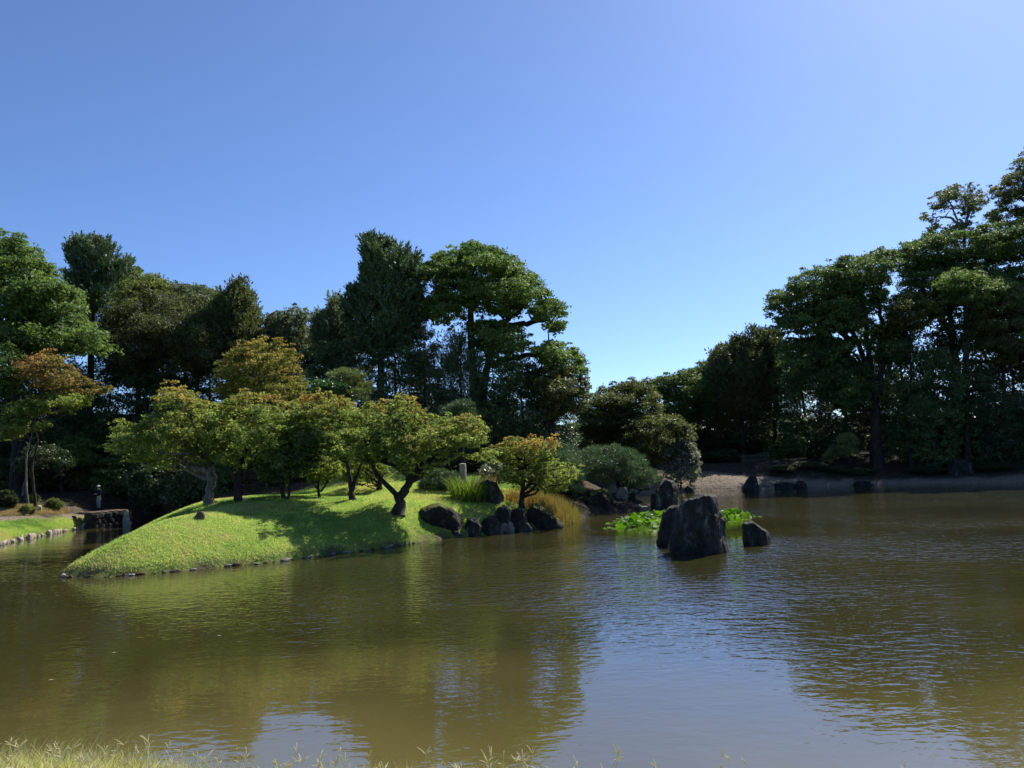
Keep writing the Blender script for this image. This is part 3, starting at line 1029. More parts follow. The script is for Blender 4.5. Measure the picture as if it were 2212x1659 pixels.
tree('broad_oak', 'dark broad oak with a long flat sunlit top on right wood', 'tree',
     [[(1935, 542), (1974, 521), (2030, 503), (2114, 498), (2125, 484), (2212, 476), (2290, 480), (2290, 560), (2200, 570), (2100, 575), (2040, 570), (1960, 580)],
      [(1945, 580), (1990, 560), (2080, 570), (2120, 570), (2130, 650), (2040, 690), (1955, 660)],
      [(2100, 580), (2290, 580), (2290, 680), (2200, 690), (2110, 660)]],
     90, [(2060, 990), (2060, 800), (2050, 650), (2050, 540)], 0.55, pad=1.3, flat=0.38, leaf=0.17, thick=6, cols=EVER, layers=2.8, notchy=0.6, limbs=40, limb_r=0.4, group=GR,
     trunks=[[(2060, 760), (2120, 680), (2180, 600)], [(2055, 720), (2000, 640), (1965, 590)]])
tree('red_pine', 'open pine with forked bare trunk standing above the broad oak', 'tree',
     [[(1992, 468), (2010, 462), (2030, 470), (2028, 482), (2000, 480)],
      [(2008, 445), (2012, 420), (2035, 412), (2060, 402), (2085, 403), (2116, 404), (2122, 425), (2135, 430), (2125, 450), (2090, 452), (2060, 448), (2025, 455)],
      [(2065, 455), (2100, 450), (2105, 462), (2070, 468)], [(2090, 478), (2120, 475), (2124, 490), (2060, 500), (2050, 490)],
      [(2000, 500), (2020, 488), (2050, 498), (2045, 512), (2005, 515)]],
     97, [(2085, 990), (2085, 700), (2082, 500), (2065, 470), (2050, 430)], 0.3, pad=0.9, flat=0.45, leaf=0.2, asp=0.4, thick=3.2, cols=OLIVE, mat='leaf', layers=1.7, dens=0.6, notchy=0.1, limbs=30, limb_r=0.45, group=GR, bark='bark_pale',
     trunks=[[(2084, 490), (2092, 465), (2105, 430)], [(2078, 490), (2050, 470), (2015, 470)]])
tree('tall_fir', 'very tall grey-green fir of flat tiered branches topping the right wood', 'tree',
     [[(2192, 345), (2205, 325), (2225, 318), (2260, 330), (2275, 370), (2200, 372)], [(2170, 385), (2185, 360), (2270, 362), (2285, 395), (2200, 400), (2172, 400)], [(2134, 410), (2160, 395), (2290, 395), (2300, 425), (2200, 432), (2140, 425)],
      [(2150, 440), (2190, 425), (2300, 428), (2300, 455), (2200, 460)], [(2132, 462), (2160, 450), (2300, 455), (2300, 480), (2180, 485), (2140, 478)]],
     97, [(2235, 990), (2235, 700), (2235, 450), (2228, 330)], 0.4, pad=0.95, flat=0.4, leaf=0.2, asp=0.35, thick=4, cols=OLIVE, mat='leaf', layers=2.2, dens=0.65, notchy=0.15, limbs=40, group=GR)
tree('evergreen_oak', 'rusty brown-topped round tree in front of the broad oak', 'tree',
     [[(2085, 690), (2100, 650), (2140, 622), (2175, 618), (2230, 630), (2290, 640), (2290, 780), (2180, 790), (2100, 760)]],
     82, [(2170, 1010), (2170, 850), (2170, 680)], 0.35, pad=1.1, flat=0.55, leaf=0.15, thick=4.5, cols=BRN, layers=3.0, limbs=16, group=GR)
tree('evergreen_oak', 'small bronze-tinted tree between the camphor and the rusty round tree', 'tree',
     [[(1915, 660), (1935, 638), (1970, 632), (2005, 645), (2033, 665), (2020, 700), (1970, 720), (1925, 715)]],
     83, [(1970, 1010), (1968, 850), (1965, 680)], 0.25, pad=1.0, flat=0.5, leaf=0.15, thick=3.5, cols=BRN, layers=2.8, limbs=14, group=GR)
tree('layered_tree', 'dark green oak with bright flat leaf shelf below the broad oak top', 'tree',
     [[(2020, 610), (2060, 585), (2110, 588), (2130, 600), (2180, 610), (2200, 640), (2120, 660), (2040, 650)]],
     81, [(2090, 1010), (2090, 800), (2095, 630)], 0.3, pad=1.1, flat=0.35, leaf=0.16, thick=4, cols=BRIGHT, layers=2.8, limbs=18, group=GR)
RF = 'in the shaded wood behind the far shore'
for xc, yt, hw, D in ((1290, 930, 60, 98), (1360, 900, 60, 100), (1440, 880, 60, 101), (1520, 830, 65, 101), (1590, 820, 65, 100), (1660, 800, 70, 99), (1735, 760, 60, 93),
                      (1810, 780, 60, 92), (1880, 760, 55, 93), (1950, 700, 60, 86), (2000, 760, 60, 82), (2060, 690, 75, 86), (2120, 790, 65, 81), (2190, 740, 80, 84), (2220, 850, 60, 80), (2290, 700, 80, 82), (2360, 680, 80, 80), (2450, 640, 90, 78), (2540, 600, 90, 77), (2640, 600, 100, 76)):  # rightmost ones stand unseen out of frame, added to shade the far beach
    filler(xc, yt, hw, D, RF, yb=1000, base=1010, group='dark evergreens behind the far shore')
for xc, yt, hw, D in ((1260, 960, 60, 98), (1380, 960, 80, 100), (1500, 930, 80, 100), (1620, 985, 60, 100), (1760, 900, 80, 101), (1900, 990, 70, 100), (2030, 900, 90, 100), (2160, 880, 90, 98), (2290, 880, 90, 96)):
    filler(xc, yt, hw, D, RF, yb=1030, base=1010, layers=2.4, group='dark evergreens behind the far shore')
SHR = ' in the shade above the far gravel shore'
for xc, yt, hw, D in ((1690, 960, 45, 92), (1560, 970, 50, 93), (1960, 940, 50, 86), (2040, 930, 60, 85), (2120, 930, 60, 84), (2200, 940, 60, 82), (1500, 990, 40, 93), (1770, 950, 40, 92), (1690, 1012, 34, 83), (1745, 1008, 36, 83), (1800, 1010, 32, 82.5), (1855, 1012, 30, 82), (2010, 1002, 40, 80), (2150, 1000, 46, 79), (2080, 985, 50, 82)):
    place_copy(SHRUB[int(xc) % 3], xc, yt, hw, D, SLOOK[int(xc) % 3] + SHR, 'shrub', 'shrubs above the far shore')

for i, xc in enumerate(range(1240, 2420, 62)):
    place_copy(SHRUB[i % 3], xc + random.uniform(-12, 12), 905 + random.uniform(-15, 20), 58, 106 + random.uniform(-2, 3), SLOOK[i % 3].replace('low', 'tall') + ' at the back of the wood beyond the far shore', 'shrub', 'shrubs at the back of the far wood')
for i, xc in enumerate(range(-30, 1200, 66)):
    place_copy(SHRUB[i % 3], xc + random.uniform(-12, 12), 880 + random.uniform(-15, 20), 62, 88 + random.uniform(-2, 3), SLOOK[i % 3].replace('low', 'tall') + ' at the back of the wood behind the mound', 'shrub', 'shrubs at the back of the near wood')

# ------------------------------------------------------------------ garden trees on and around the mound
def garden(name, label, cat, polys, base, trunk, trad, **kw):
    b = hit(*base)
    return tree(name, label, cat, polys, float(b[1]), [base] + trunk, trad, **kw)


MK = dict(cols=MAPL, mat='maple', top=ORANGE, leaf=0.07, asp=0.55, flat=0.36, layers=1.9, bark='bark', sprig=1.8, sub=11, patch=0.08, tuft=0.15)
garden('maple_tree', 'wide maple with leaning trunk and orange-tinged crown on sunny mound edge', 'tree',
       [[(845, 905), (852, 868), (875, 853), (898, 862), (897, 888), (930, 895), (985, 905), (1022, 900), (1048, 928), (1045, 955), (1072, 980), (1060, 998), (1000, 985), (950, 985), (900, 1000), (850, 995), (810, 975), (790, 940), (812, 910)],
        [(698, 965), (705, 935), (735, 920), (780, 930), (820, 945), (830, 985), (790, 998), (740, 990), (705, 985)],
        [(835, 985), (900, 975), (965, 985), (945, 1010), (900, 1022), (850, 1010)]],
       (858, 1110), [(868, 1070), (883, 1040), (880, 1015), (890, 960)], 0.30, pad=0.58, thick=3.0, dens=1.0, limbs=44, limb_r=0.5,
       trunks=[[(884, 1040), (900, 1015), (935, 985), (985, 960)], [(878, 1020), (850, 1000), (810, 975), (750, 960)], [(884, 1000), (900, 950), (905, 920)], [(888, 965), (860, 930), (868, 890)]], **MK)
garden('maple_tree', 'small orange-tipped maple behind the slanting shore boulder', 'tree',
       [[(1062, 985), (1085, 960), (1097, 944), (1130, 950), (1160, 945), (1185, 955), (1200, 940), (1205, 965), (1185, 985), (1150, 1000), (1100, 1005)],
        [(1150, 990), (1190, 990), (1215, 1005), (1250, 1010), (1253, 1030), (1225, 1055), (1190, 1062), (1155, 1050), (1150, 1020)],
        [(1085, 1010), (1120, 1000), (1150, 1010), (1150, 1040), (1110, 1045), (1090, 1035)]],
       (1125, 1098), [(1128, 1060), (1131, 1010), (1135, 970)], 0.17, pad=0.46, thick=2.0, dens=0.8, limbs=30, limb_r=0.5, trunks=[[(1130, 1058), (1150, 1045), (1190, 1035)]],
       **{**MK, 'patch': 0.12})
garden('maple_tree', 'grey-trunked maple with a sawn bare limb, next to the channel', 'tree',
       [[(222, 965), (235, 950), (243, 925), (262, 918), (300, 915), (335, 895), (350, 880), (356, 832), (375, 828), (405, 850), (430, 870), (480, 880), (500, 960), (470, 995), (400, 1002), (340, 1010), (290, 1000), (250, 980)]],
       (455, 1088), [(455, 1050), (453, 1015), (440, 960), (400, 890)], 0.27, pad=0.66, thick=3.4, dens=0.8, limbs=40, bark='bark_pale', limb_r=0.5,
       trunks=[[(456, 1060), (463, 1030), (462, 1008)], [(445, 985), (400, 965), (330, 950)]],
       extra_limbs=[([(456, 1022), (440, 1014), (424, 1015), (416, 1008), (404, 1004, -0.3)], 0.16, 0.6)], **{k: v for k, v in MK.items() if k != 'bark'})
garden('maple_tree', 'full olive maple with several stems at the top of the mound', 'tree',
       [[(440, 900), (470, 870), (520, 850), (560, 845), (600, 855), (640, 870), (670, 900), (660, 970), (640, 1010), (570, 1025), (500, 1015), (450, 985)]],
       (515, 1082), [(515, 1050), (520, 1010), (535, 950), (545, 880)], 0.22, pad=0.66, thick=3.2, dens=0.8, limbs=34, trunks=[[(514, 1055), (500, 1020), (480, 960)], [(517, 1045), (545, 1000), (590, 940)]], **{**MK, 'patch': -0.05})
garden('maple_tree', 'tall golden-olive maple standing above the other maples', 'tree',
       [[(470, 800), (480, 775), (505, 755), (520, 740), (560, 733), (600, 738), (635, 750), (648, 770), (640, 795), (655, 820), (670, 860), (640, 890), (580, 885), (520, 880), (475, 850)]],
       (555, 1062), [(555, 1000), (545, 900), (560, 820), (575, 760)], 0.2, pad=0.66, thick=3.0, dens=0.8, limbs=34, trunks=[[(546, 900), (530, 850), (500, 800)]], **{**MK, 'cols': [(0.12, 0.14, 0.04), (0.19, 0.20, 0.055), (0.27, 0.26, 0.07)]})
garden('maple_tree', 'orange-speckled maple spreading between camellia and main leaning maple', 'tree',
       [[(635, 920), (640, 880), (655, 855), (690, 848), (730, 855), (770, 880), (800, 872), (828, 870), (830, 900), (845, 890), (848, 920), (800, 930), (790, 955), (760, 975), (720, 985), (690, 980), (650, 970)]],
       (762, 1080), [(758, 1050), (750, 1000), (745, 920)], 0.18, pad=0.56, thick=2.8, dens=0.8, limbs=34, trunks=[[(760, 1060), (775, 1020), (800, 950)]], **{**MK, 'patch': 0.2})
garden('maple_tree', 'low yellow-topped maple with branching stems before the mound crest', 'tree',
       [[(645, 1005), (655, 985), (680, 978), (705, 985), (730, 1000), (738, 1025), (700, 1040), (660, 1035)]],
       (690, 1076), [(688, 1050), (690, 1025), (690, 1000)], 0.09, pad=0.45, thick=1.4, limbs=20, trunks=[[(689, 1060), (675, 1040), (665, 1010)], [(692, 1062), (708, 1040), (715, 1015)]], **{**MK, 'top': (0.22, 0.17, 0.035)})
garden('maple_tree', 'shaded maple with drooping branches and dark trunk on the mound', 'tree',
       [[(735, 1000), (760, 985), (800, 985), (830, 995), (835, 1020), (800, 1035), (770, 1045), (740, 1040)]],
       (820, 1058), [(822, 1030), (820, 1000), (810, 985)], 0.16, pad=0.5, thick=2.0, limbs=20, **{**MK, 'top': None})
garden('camellia_tree', 'dark glossy camellia with twin trunks on the mound', 'tree',
       [[(555, 1020), (570, 975), (600, 950), (650, 935), (700, 930), (715, 960), (690, 990), (660, 1020), (620, 1040), (580, 1040)]],
       (614, 1078), [(610, 1050), (612, 1020), (620, 970)], 0.13, pad=0.6, flat=0.7, thick=2.4, leaf=0.075, asp=0.5, cols=EVER, mat='glossy', layers=3.0, limbs=18, trunks=[[(622, 1078, 0, 1), (626, 1050), (630, 1010)]])
tree('red_maple', 'red-topped layered maple at the left edge of the wood', 'tree',
     [[(20, 775), (60, 770), (95, 762), (120, 765), (135, 785), (160, 790), (170, 815), (200, 825), (238, 845), (225, 858), (180, 850), (120, 850), (60, 830), (20, 800)]],
     56, [(78, 1048), (70, 1005), (82, 955), (74, 905), (95, 800)], 0.10, pad=0.75, thick=3.2, limbs=26, leaf=0.1, asp=0.55, flat=0.3, layers=2.6, cols=[(0.13, 0.14, 0.045), (0.21, 0.17, 0.06), (0.28, 0.17, 0.07)], mat='maple', patch=0.05, top=(0.38, 0.15, 0.08), bark='bark', dens=0.75)
tree('maple_tree', 'olive layered maple under the red-topped maple', 'tree',
     [[(5, 880), (60, 860), (120, 850), (195, 852), (190, 870), (165, 888), (110, 885), (60, 900), (20, 900)], [(-20, 925), (10, 900), (60, 905), (75, 925), (40, 945), (-20, 950)], [(75, 920), (100, 912), (108, 920), (85, 930)]],
     55, [(62, 1050), (56, 1000), (66, 950), (85, 870)], 0.08, pad=0.6, thick=2.6, limbs=24, leaf=0.09, asp=0.55, flat=0.28, layers=2.4, cols=MAPL, mat='maple', bark='bark_pale')
tree('camellia_tree', 'pale-glinting evergreen with bare stems above clipped round bushes', 'tree',
     [[(35, 1000), (50, 975), (80, 960), (115, 965), (145, 985), (160, 1010), (140, 1022), (100, 1015), (60, 1030), (40, 1020)]],
     60, [(50, 1068), (53, 1040), (70, 1000)], 0.12, pad=0.6, flat=0.55, thick=2.2, leaf=0.09, cols=[(0.035, 0.06, 0.025), (0.06, 0.085, 0.036), (0.085, 0.11, 0.05)], mat='glossy', layers=2.4, limbs=18, bark='bark_pale')
tree('evergreen_tree', 'bright green layered evergreen with stout trunk left of the standing person', 'tree',
     [[(115, 965), (130, 948), (165, 942), (195, 952), (190, 975), (205, 995), (190, 1012), (150, 1012), (125, 995)]],
     64, [(135, 1088), (134, 1040), (150, 985)], 0.22, pad=0.65, flat=0.4, thick=2.4, leaf=0.09, cols=BRIGHT, mat='leaf', layers=2.4, limbs=16)
tree('yellow_pine', 'yellow-green cloud-pruned tree rising behind the maples', 'tree',
     [[(712, 825), (720, 808), (745, 800), (765, 797), (785, 808), (780, 825), (740, 832)], [(752, 840), (775, 828), (795, 832), (796, 860), (770, 872), (752, 862)]],
     55, [(765, 1030), (765, 920), (760, 820)], 0.16, pad=0.55, flat=0.5, leaf=0.10, asp=0.25, mode='needle', thick=2.0, cols=YEL, mat='needle', layers=3.4, limbs=14)
tree('camellia_tree', 'fresh green broadleaf bush glossy beside the yellow-green cloud-pruned tree', 'tree',
     [[(675, 850), (680, 825), (710, 820), (745, 832), (755, 860), (720, 880), (685, 875)]],
     53, [(712, 1040), (712, 940), (714, 850)], 0.14, pad=0.6, flat=0.6, leaf=0.09, thick=1.8, cols=[(0.04, 0.09, 0.025), (0.06, 0.13, 0.035), (0.09, 0.17, 0.05)], mat='glossy', layers=2.6, limbs=12)
NEED = dict(mode='needle', asp=0.09, cols=PINE, mat='needle')
tree('garden_pine', 'broad dome-shaped clipped pine overhanging the rocks by the lilies', 'tree',
     [[(1252, 985), (1275, 970), (1310, 962), (1350, 970), (1385, 990), (1395, 1015), (1420, 1030), (1425, 1045), (1395, 1052), (1360, 1050), (1320, 1040), (1290, 1035), (1255, 1020)]],
     57, [(1345, 1062), (1335, 1040), (1325, 1010), (1320, 980)], 0.2, pad=0.62, flat=0.5, leaf=0.13, thick=3.2, layers=2.4, dens=1.0, limbs=26, extra_limbs=[([(1345, 1050), (1365, 1052), (1385, 1058), (1410, 1056)], 0.07, 0.5)], **NEED)
tree('garden_pine', 'loose grey-green pine behind the small orange-tipped maple', 'tree',
     [[(1150, 985), (1180, 965), (1210, 962), (1240, 975), (1255, 1000), (1260, 1030), (1240, 1060), (1200, 1045), (1165, 1020)], [(1185, 1052), (1220, 1042), (1262, 1048), (1250, 1066), (1200, 1070)]],
     54, [(1215, 1080), (1210, 1040), (1205, 990)], 0.15, pad=0.6, flat=0.5, leaf=0.13, thick=2.4, layers=2.2, limbs=16, **NEED)
tree('garden_pine', 'flat-tiered pine with two needle shelves behind the leaning maple', 'tree',
     [[(945, 892), (965, 882), (995, 884), (990, 898), (950, 900)], [(975, 880), (985, 870), (1015, 870), (1025, 885), (1000, 892)], [(985, 895), (1020, 890), (1022, 902), (990, 906)]],
     57, [(1000, 1030), (1000, 950), (1002, 880)], 0.12, pad=0.5, flat=0.35, leaf=0.13, thick=1.6, layers=4.0, limbs=12, **NEED)
tree('garden_pine', 'low spreading pine beside the pale weathered post', 'tree',
     [[(915, 1045), (925, 1025), (950, 1018), (975, 1022), (985, 1040), (975, 1058), (945, 1062), (920, 1060)]],
     48, [(945, 1078), (945, 1060), (950, 1035)], 0.1, pad=0.5, flat=0.45, leaf=0.12, thick=1.6, layers=3.6, limbs=12, **NEED)
tree('garden_pine', 'sunlit small pine in front of the dark wood on far shore', 'tree',
     [[(1790, 985), (1795, 970), (1820, 965), (1850, 975), (1850, 985)], [(1812, 955), (1818, 942), (1840, 940), (1852, 955), (1845, 968)], [(1780, 990), (1800, 985), (1800, 996), (1782, 996)]],
     84, [(1835, 1012), (1832, 980), (1828, 950)], 0.12, pad=0.55, flat=0.4, leaf=0.16, thick=1.8, layers=3.6, limbs=12, mode='needle', asp=0.12, cols=YEL, mat='needle')
tree('variegated_shrub', 'shrub with pale variegated leaves beside the tall green grass clump', 'shrub',
     [[(1040, 1012), (1060, 1000), (1085, 1005), (1100, 1020), (1095, 1040), (1065, 1045), (1045, 1035)]],
     50, [(1072, 1055), (1072, 1035), (1072, 1015)], 0.05, pad=0.42, flat=0.7, leaf=0.08, thick=1.2, cols=[(0.09, 0.12, 0.05), (0.2, 0.22, 0.14), (0.36, 0.36, 0.28)], mat='glossy', layers=2.2, limbs=8)
for xc, yc, hw, hh_, lb in ((72, 1079, 12, 11, 'rounded clipped bush behind a pale boulder on straw slope'), (118, 1091, 18, 12, 'largest clipped round bush, on the straw slope near the path'),
                            (60, 1102, 15, 10, 'low flattened clipped bush beside the gravel path'), (12, 1080, 26, 20, 'dark loose bush at the left end of straw slope')):
    b = hit(xc, yc + hh_)
    D = float(b[1]) + 0.4
    tree('clipped_bush', lb, 'bush', [[(xc + hw * math.cos(q), yc + hh_ * math.sin(q)) for q in np.linspace(0, 6.28, 14)[:-1]]], D, [(xc, yc + hh_), (xc, yc), (xc, yc - hh_ * 0.3)], 0.04, pad=0.22, flat=0.8,
         leaf=0.045, thick=hw * D / F * 0.9, dens=1.2, cols=YEL if hh_ < 15 else DARK, mat='leaf', layers=1.8, limbs=5, group='bushes on the straw slope')

# ------------------------------------------------------------------ rocks
def ico(sub):
    bm = bmesh.new()
    bmesh.ops.create_icosphere(bm, subdivisions=sub, radius=1)
    bm.verts.ensure_lookup_table()
    v = np.array([q.co[:] for q in bm.verts])
    f = np.array([[w.index for w in q.verts] for q in bm.faces])
    bm.free()
    return v, f


ICO = {k: ico(k) for k in (2, 3, 4, 5, 6)}


def hull_rock(P3, sub=5, cuts=10, rough=0.05, seed=0, nscale=1.3):
    """rock body from hull points: faceted by its hull and a few chisel cuts, then weathered"""
    P3 = np.asarray(P3, float)
    ctr = P3.mean(0)
    bm = bmesh.new()
    for p in P3:
        bm.verts.new(p - ctr)
    r = bmesh.ops.convex_hull(bm, input=bm.verts)
    bm.normal_update()
    pl = []
    for f in bm.faces:
        n = np.array(f.normal[:])
        d = float(n @ np.array(f.verts[0].co[:]))
        if d < 0:
            n, d = -n, -d
        if d > 1e-4:
            pl.append((n, d))
    bm.free()
    rg = np.random.default_rng(seed)
    v, f = ICO[sub]
    R = np.full(len(v), 1e9)
    for n, d in pl:
        q = v @ n
        R = np.where(q > 1e-3, np.minimum(R, d / np.maximum(q, 1e-3)), R)
    size = np.median(R)
    for _ in range(cuts):
        n = unit(rg.normal(size=3) * np.array([1, 1, 0.7]))
        q = v @ n
        ext = (v * R[:, None] @ n).max()
        d = ext * rg.uniform(0.80, 0.95)
        R = np.where(q > 1e-3, np.minimum(R, d / np.maximum(q, 1e-3)), R)
    p = v * R[:, None]
    dv = fbm(p / size * nscale + seed * 7.3, 5, seed) + 0.5 * np.abs(fbm(p / size * nscale * 3 * np.array([1, 1, 0.4]) + 9, 3, seed + 5))
    # stepped, fractured relief
    st = np.round(dv * 4) / 4
    tl = p / size
    tl = np.stack([tl[:, 0] * 0.8 + tl[:, 2] * 0.6, tl[:, 1], tl[:, 2] * 0.8 - tl[:, 0] * 0.6], 1)
    rg2 = np.abs(fbm(tl * np.array([2.6, 1.8, 0.9]) + seed * 3.1, 4, seed + 9))
    p = p + v * (size * rough * (0.7 * dv + 0.7 * st + 1.1 * (0.35 - np.minimum(rg2, 0.5))))[:, None]
    return p + ctr, f


def rock(name, label, sil, D=None, base='water', depth=0.8, mat='rock', sub=5, cuts=8, rough=0.06, seed=1, group=None, cat='rock', lift=0.0, lean=0.0):
    """sil: outline (x, y) in the picture layout; depth = body depth as a share of its width"""
    sil = np.array(sil, float)
    xb = sil[:, 0][np.argmax(sil[:, 1])]
    yb = sil[:, 1].max()
    if D is None:
        D = float(G(xb, yb)[1]) if base == 'water' else float(hit(xb, yb)[1])
    wid = (sil[:, 0].max() - sil[:, 0].min()) * D / F
    dep = wid * depth
    c2 = sil.mean(0)
    pts = []
    for (x, y) in sil:
        pts.append(P(x, y, D + dep * 0.5))
    for s, o in ((0.72, 0.05), (0.72, 0.95)):
        for (x, y) in sil:
            xx = c2[0] + (x - c2[0]) * s
            yy_ = c2[1] + (y - c2[1]) * (0.55 + 0.45 * s) if y < c2[1] else y
            pts.append(P(xx, yy_, D + dep * o))
    pts = np.array(pts)
    zb = pts[:, 2].min()
    low = pts[pts[:, 2] < zb + 0.35 * (pts[:, 2].max() - zb)].copy()
    gzv = -0.35 if base == 'water' else gz(pts[:, 0].mean(), pts[:, 1].mean()) - 0.25
    low[:, 2] = min(gzv, zb - 0.1)
    pts = np.concatenate([pts, low])
    v, f = hull_rock(pts, sub, cuts, rough, seed)
    root_loc = np.array([v[:, 0].mean(), v[:, 1].mean(), max(v[:, 2].min(), gzv)])
    o = obj(name, np_mesh(name, v - root_loc, f, M[mat], smooth=False))
    o.location = tuple(root_loc)
    tag(o, label, cat, group)
    return o


rock('boulder', 'tall dark craggy boulder standing in the open water, largest of all', [(1444, 1165), (1450, 1130), (1458, 1102), (1474, 1081), (1500, 1074), (1520, 1077), (1532, 1069), (1547, 1068), (1556, 1086), (1563, 1115), (1572, 1140), (1570, 1165), (1563, 1190), (1510, 1198), (1452, 1192)],
     depth=0.62, seed=3, sub=6, cuts=3, rough=0.085)
rock('boulder', 'dark sloping boulder leaning against the tallest boulder in the water', [(1418, 1172), (1424, 1140), (1432, 1108), (1446, 1094), (1470, 1088), (1490, 1120), (1490, 1176), (1440, 1179)], depth=0.7, seed=5, sub=5, cuts=4, rough=0.07)
rock('boulder', 'small wedge-shaped rock alone in open water beside the tallest boulder', [(1603, 1140), (1606, 1130), (1625, 1127), (1634, 1138), (1645, 1145), (1658, 1148), (1664, 1165), (1662, 1176), (1635, 1178), (1606, 1175)], depth=0.7, seed=8, cuts=10, rough=0.05)
rock('boulder', 'dark pointed rock standing at the far gravel shore', [(1604, 1055), (1612, 1038), (1622, 1025), (1630, 1024), (1638, 1042), (1643, 1056), (1625, 1060)], depth=0.7, seed=9, cuts=5)
rock('boulder', 'big rounded dark boulder sitting on the lawn edge below leaning maple', [(900, 1125), (908, 1102), (925, 1092), (950, 1086), (975, 1093), (992, 1107), (1002, 1130), (1003, 1150), (985, 1160), (950, 1164), (920, 1150)], depth=0.75, mat='rock_moss', seed=12, base='land', D=40.3, rough=0.06)
rock('boulder', 'slanting dark boulder with pale foot sloping into the water by the reeds', [(1132, 1140), (1138, 1100), (1150, 1086), (1165, 1090), (1190, 1108), (1213, 1125), (1220, 1137), (1195, 1146), (1160, 1148)], depth=0.6, mat='rock_moss', seed=14, D=43.2, rough=0.06)
rock('boulder', 'upright dark furrowed rock standing on lawn beside the tall grass clump', [(1028, 1082), (1033, 1060), (1038, 1042), (1055, 1038), (1072, 1042), (1082, 1060), (1090, 1085), (1060, 1088)], depth=0.7, seed=15, base='land', rough=0.09)
for i, (s, lb) in enumerate((([(1068, 1112), (1075, 1096), (1095, 1094), (1103, 1105), (1100, 1125), (1080, 1128)], 'dark stone between the rounded boulder and the small maple'),
                             ([(1095, 1120), (1108, 1100), (1130, 1098), (1138, 1115), (1135, 1138), (1105, 1140)], 'dark block of stone under the small orange-tipped maple'),
                             ([(1068, 1140), (1078, 1118), (1100, 1120), (1112, 1140), (1108, 1154), (1080, 1156)], 'pale-faced broken stone at the waterline under the small maple'),
                             ([(1000, 1154), (1006, 1136), (1025, 1134), (1034, 1150), (1034, 1163), (1010, 1166)], 'grey-streaked stone at the waterline beside the rounded boulder'),
                             ([(1032, 1158), (1042, 1140), (1066, 1138), (1078, 1150), (1074, 1160), (1050, 1162)], 'low dark stone at the waterline between streaked and pale-faced stones'),
                             ([(1102, 1150), (1115, 1130), (1140, 1130), (1158, 1148), (1140, 1154), (1115, 1156)], 'squat dark stone at the waterline left of the slanting boulder'),
                             ([(966, 1164), (974, 1148), (992, 1148), (1002, 1162), (980, 1170)], 'small dark stone in front of the rounded boulder'),
                             ([(942, 1166), (950, 1158), (962, 1160), (964, 1168), (952, 1170)], 'small pale stone in front of the rounded boulder'),
                             ([(1036, 1142), (1044, 1116), (1066, 1112), (1082, 1128), (1078, 1148), (1050, 1152)], 'dark rounded stone rising behind the low waterline stones by rounded boulder'),
                             ([(1000, 1150), (1010, 1120), (1030, 1118), (1042, 1140), (1030, 1158)], 'dark upright stone touching the right flank of the rounded boulder'))):
    rock('shore_rock', lb, s, D=float(G(s[0][0], 1165 - (s[0][0] - 950) * 0.095)[1]) + 0.2, depth=0.8, seed=20 + i, sub=4, mat='stone' if i in (2, 3, 7) else 'rock', rough=0.08, cuts=6)
# rock group on the point under the dome-shaped pine
for i, (s, D, mt, lb) in enumerate((([(1250, 1110), (1258, 1085), (1275, 1068), (1300, 1058), (1318, 1062), (1325, 1085), (1325, 1112), (1285, 1116)], 52.6, 'rock_moss', 'broad moss-topped dark rock at the water under the dome-shaped pine'),
                                    ([(1205, 1085), (1215, 1062), (1240, 1055), (1262, 1066), (1268, 1085), (1240, 1092)], 54, 'rock', 'jumbled dark rock between the yellow reeds and the moss-topped rock'),
                                    ([(1325, 1110), (1328, 1090), (1345, 1085), (1352, 1095), (1356, 1110), (1340, 1113)], 53.4, 'rock', 'dark block with pale edge right of the moss-topped rock'),
                                    ([(1326, 1068), (1335, 1052), (1352, 1052), (1358, 1062), (1356, 1080), (1335, 1082)], 55, 'stone', 'flat-topped grey block under the dome-shaped pine branches'),
                                    ([(1355, 1085), (1362, 1062), (1372, 1060), (1376, 1085), (1368, 1095)], 55, 'rock', 'narrow dark upright stone under the dome-shaped pine'),
                                    ([(1352, 1105), (1356, 1094), (1380, 1090), (1395, 1094), (1392, 1106)], 54, 'stone', 'low grey slab in the gap of water behind the lilies'),
                                    ([(1380, 1108), (1383, 1094), (1398, 1094), (1410, 1106), (1395, 1110)], 53.2, 'stone', 'small brown wedge rock beside the low grey slab behind lilies'),
                                    ([(1405, 1095), (1406, 1068), (1422, 1058), (1436, 1052), (1440, 1036), (1455, 1040), (1465, 1055), (1468, 1092), (1440, 1104)], 53, 'rock', 'tall dark rock with pointed pale tip behind the tallest boulder'),
                                    ([(1478, 1056), (1484, 1050), (1496, 1052), (1500, 1058), (1486, 1060)], 76, 'rock', 'small low rock lying at the lit edge of the gravel beach'))):
    rock('shore_rock', lb, s, D=D, depth=0.8, mat=mt, seed=40 + i, rough=0.09, cuts=6, sub=4 if i in (4, 5, 6, 8) else 5)
for i, (x, w, h_) in enumerate(((1652, 30, 7), (1695, 62, 12), (1730, 26, 16), (1866, 50, 10))):
    yb = 1056 - (x - 1640) * 0.034
    rock('shore_rock', 'dark shaded rock in the row along the far shore', [(x - w / 2, yb), (x - w * 0.42, yb - h_ * 0.7), (x - w * 0.1, yb - h_), (x + w * 0.25, yb - h_ * 0.9), (x + w / 2, yb - h_ * 0.3), (x + w / 2, yb), (x, yb + 1)],
         depth=0.9, seed=60 + i, sub=4, group='shaded rocks along the far shore')
rock('boulder', 'large shaded rock mound on the far right gravel shore', [(2040, 1022), (2050, 1000), (2075, 990), (2100, 1000), (2112, 1018), (2080, 1026)], D=78, base='land', seed=71, mat='rock')
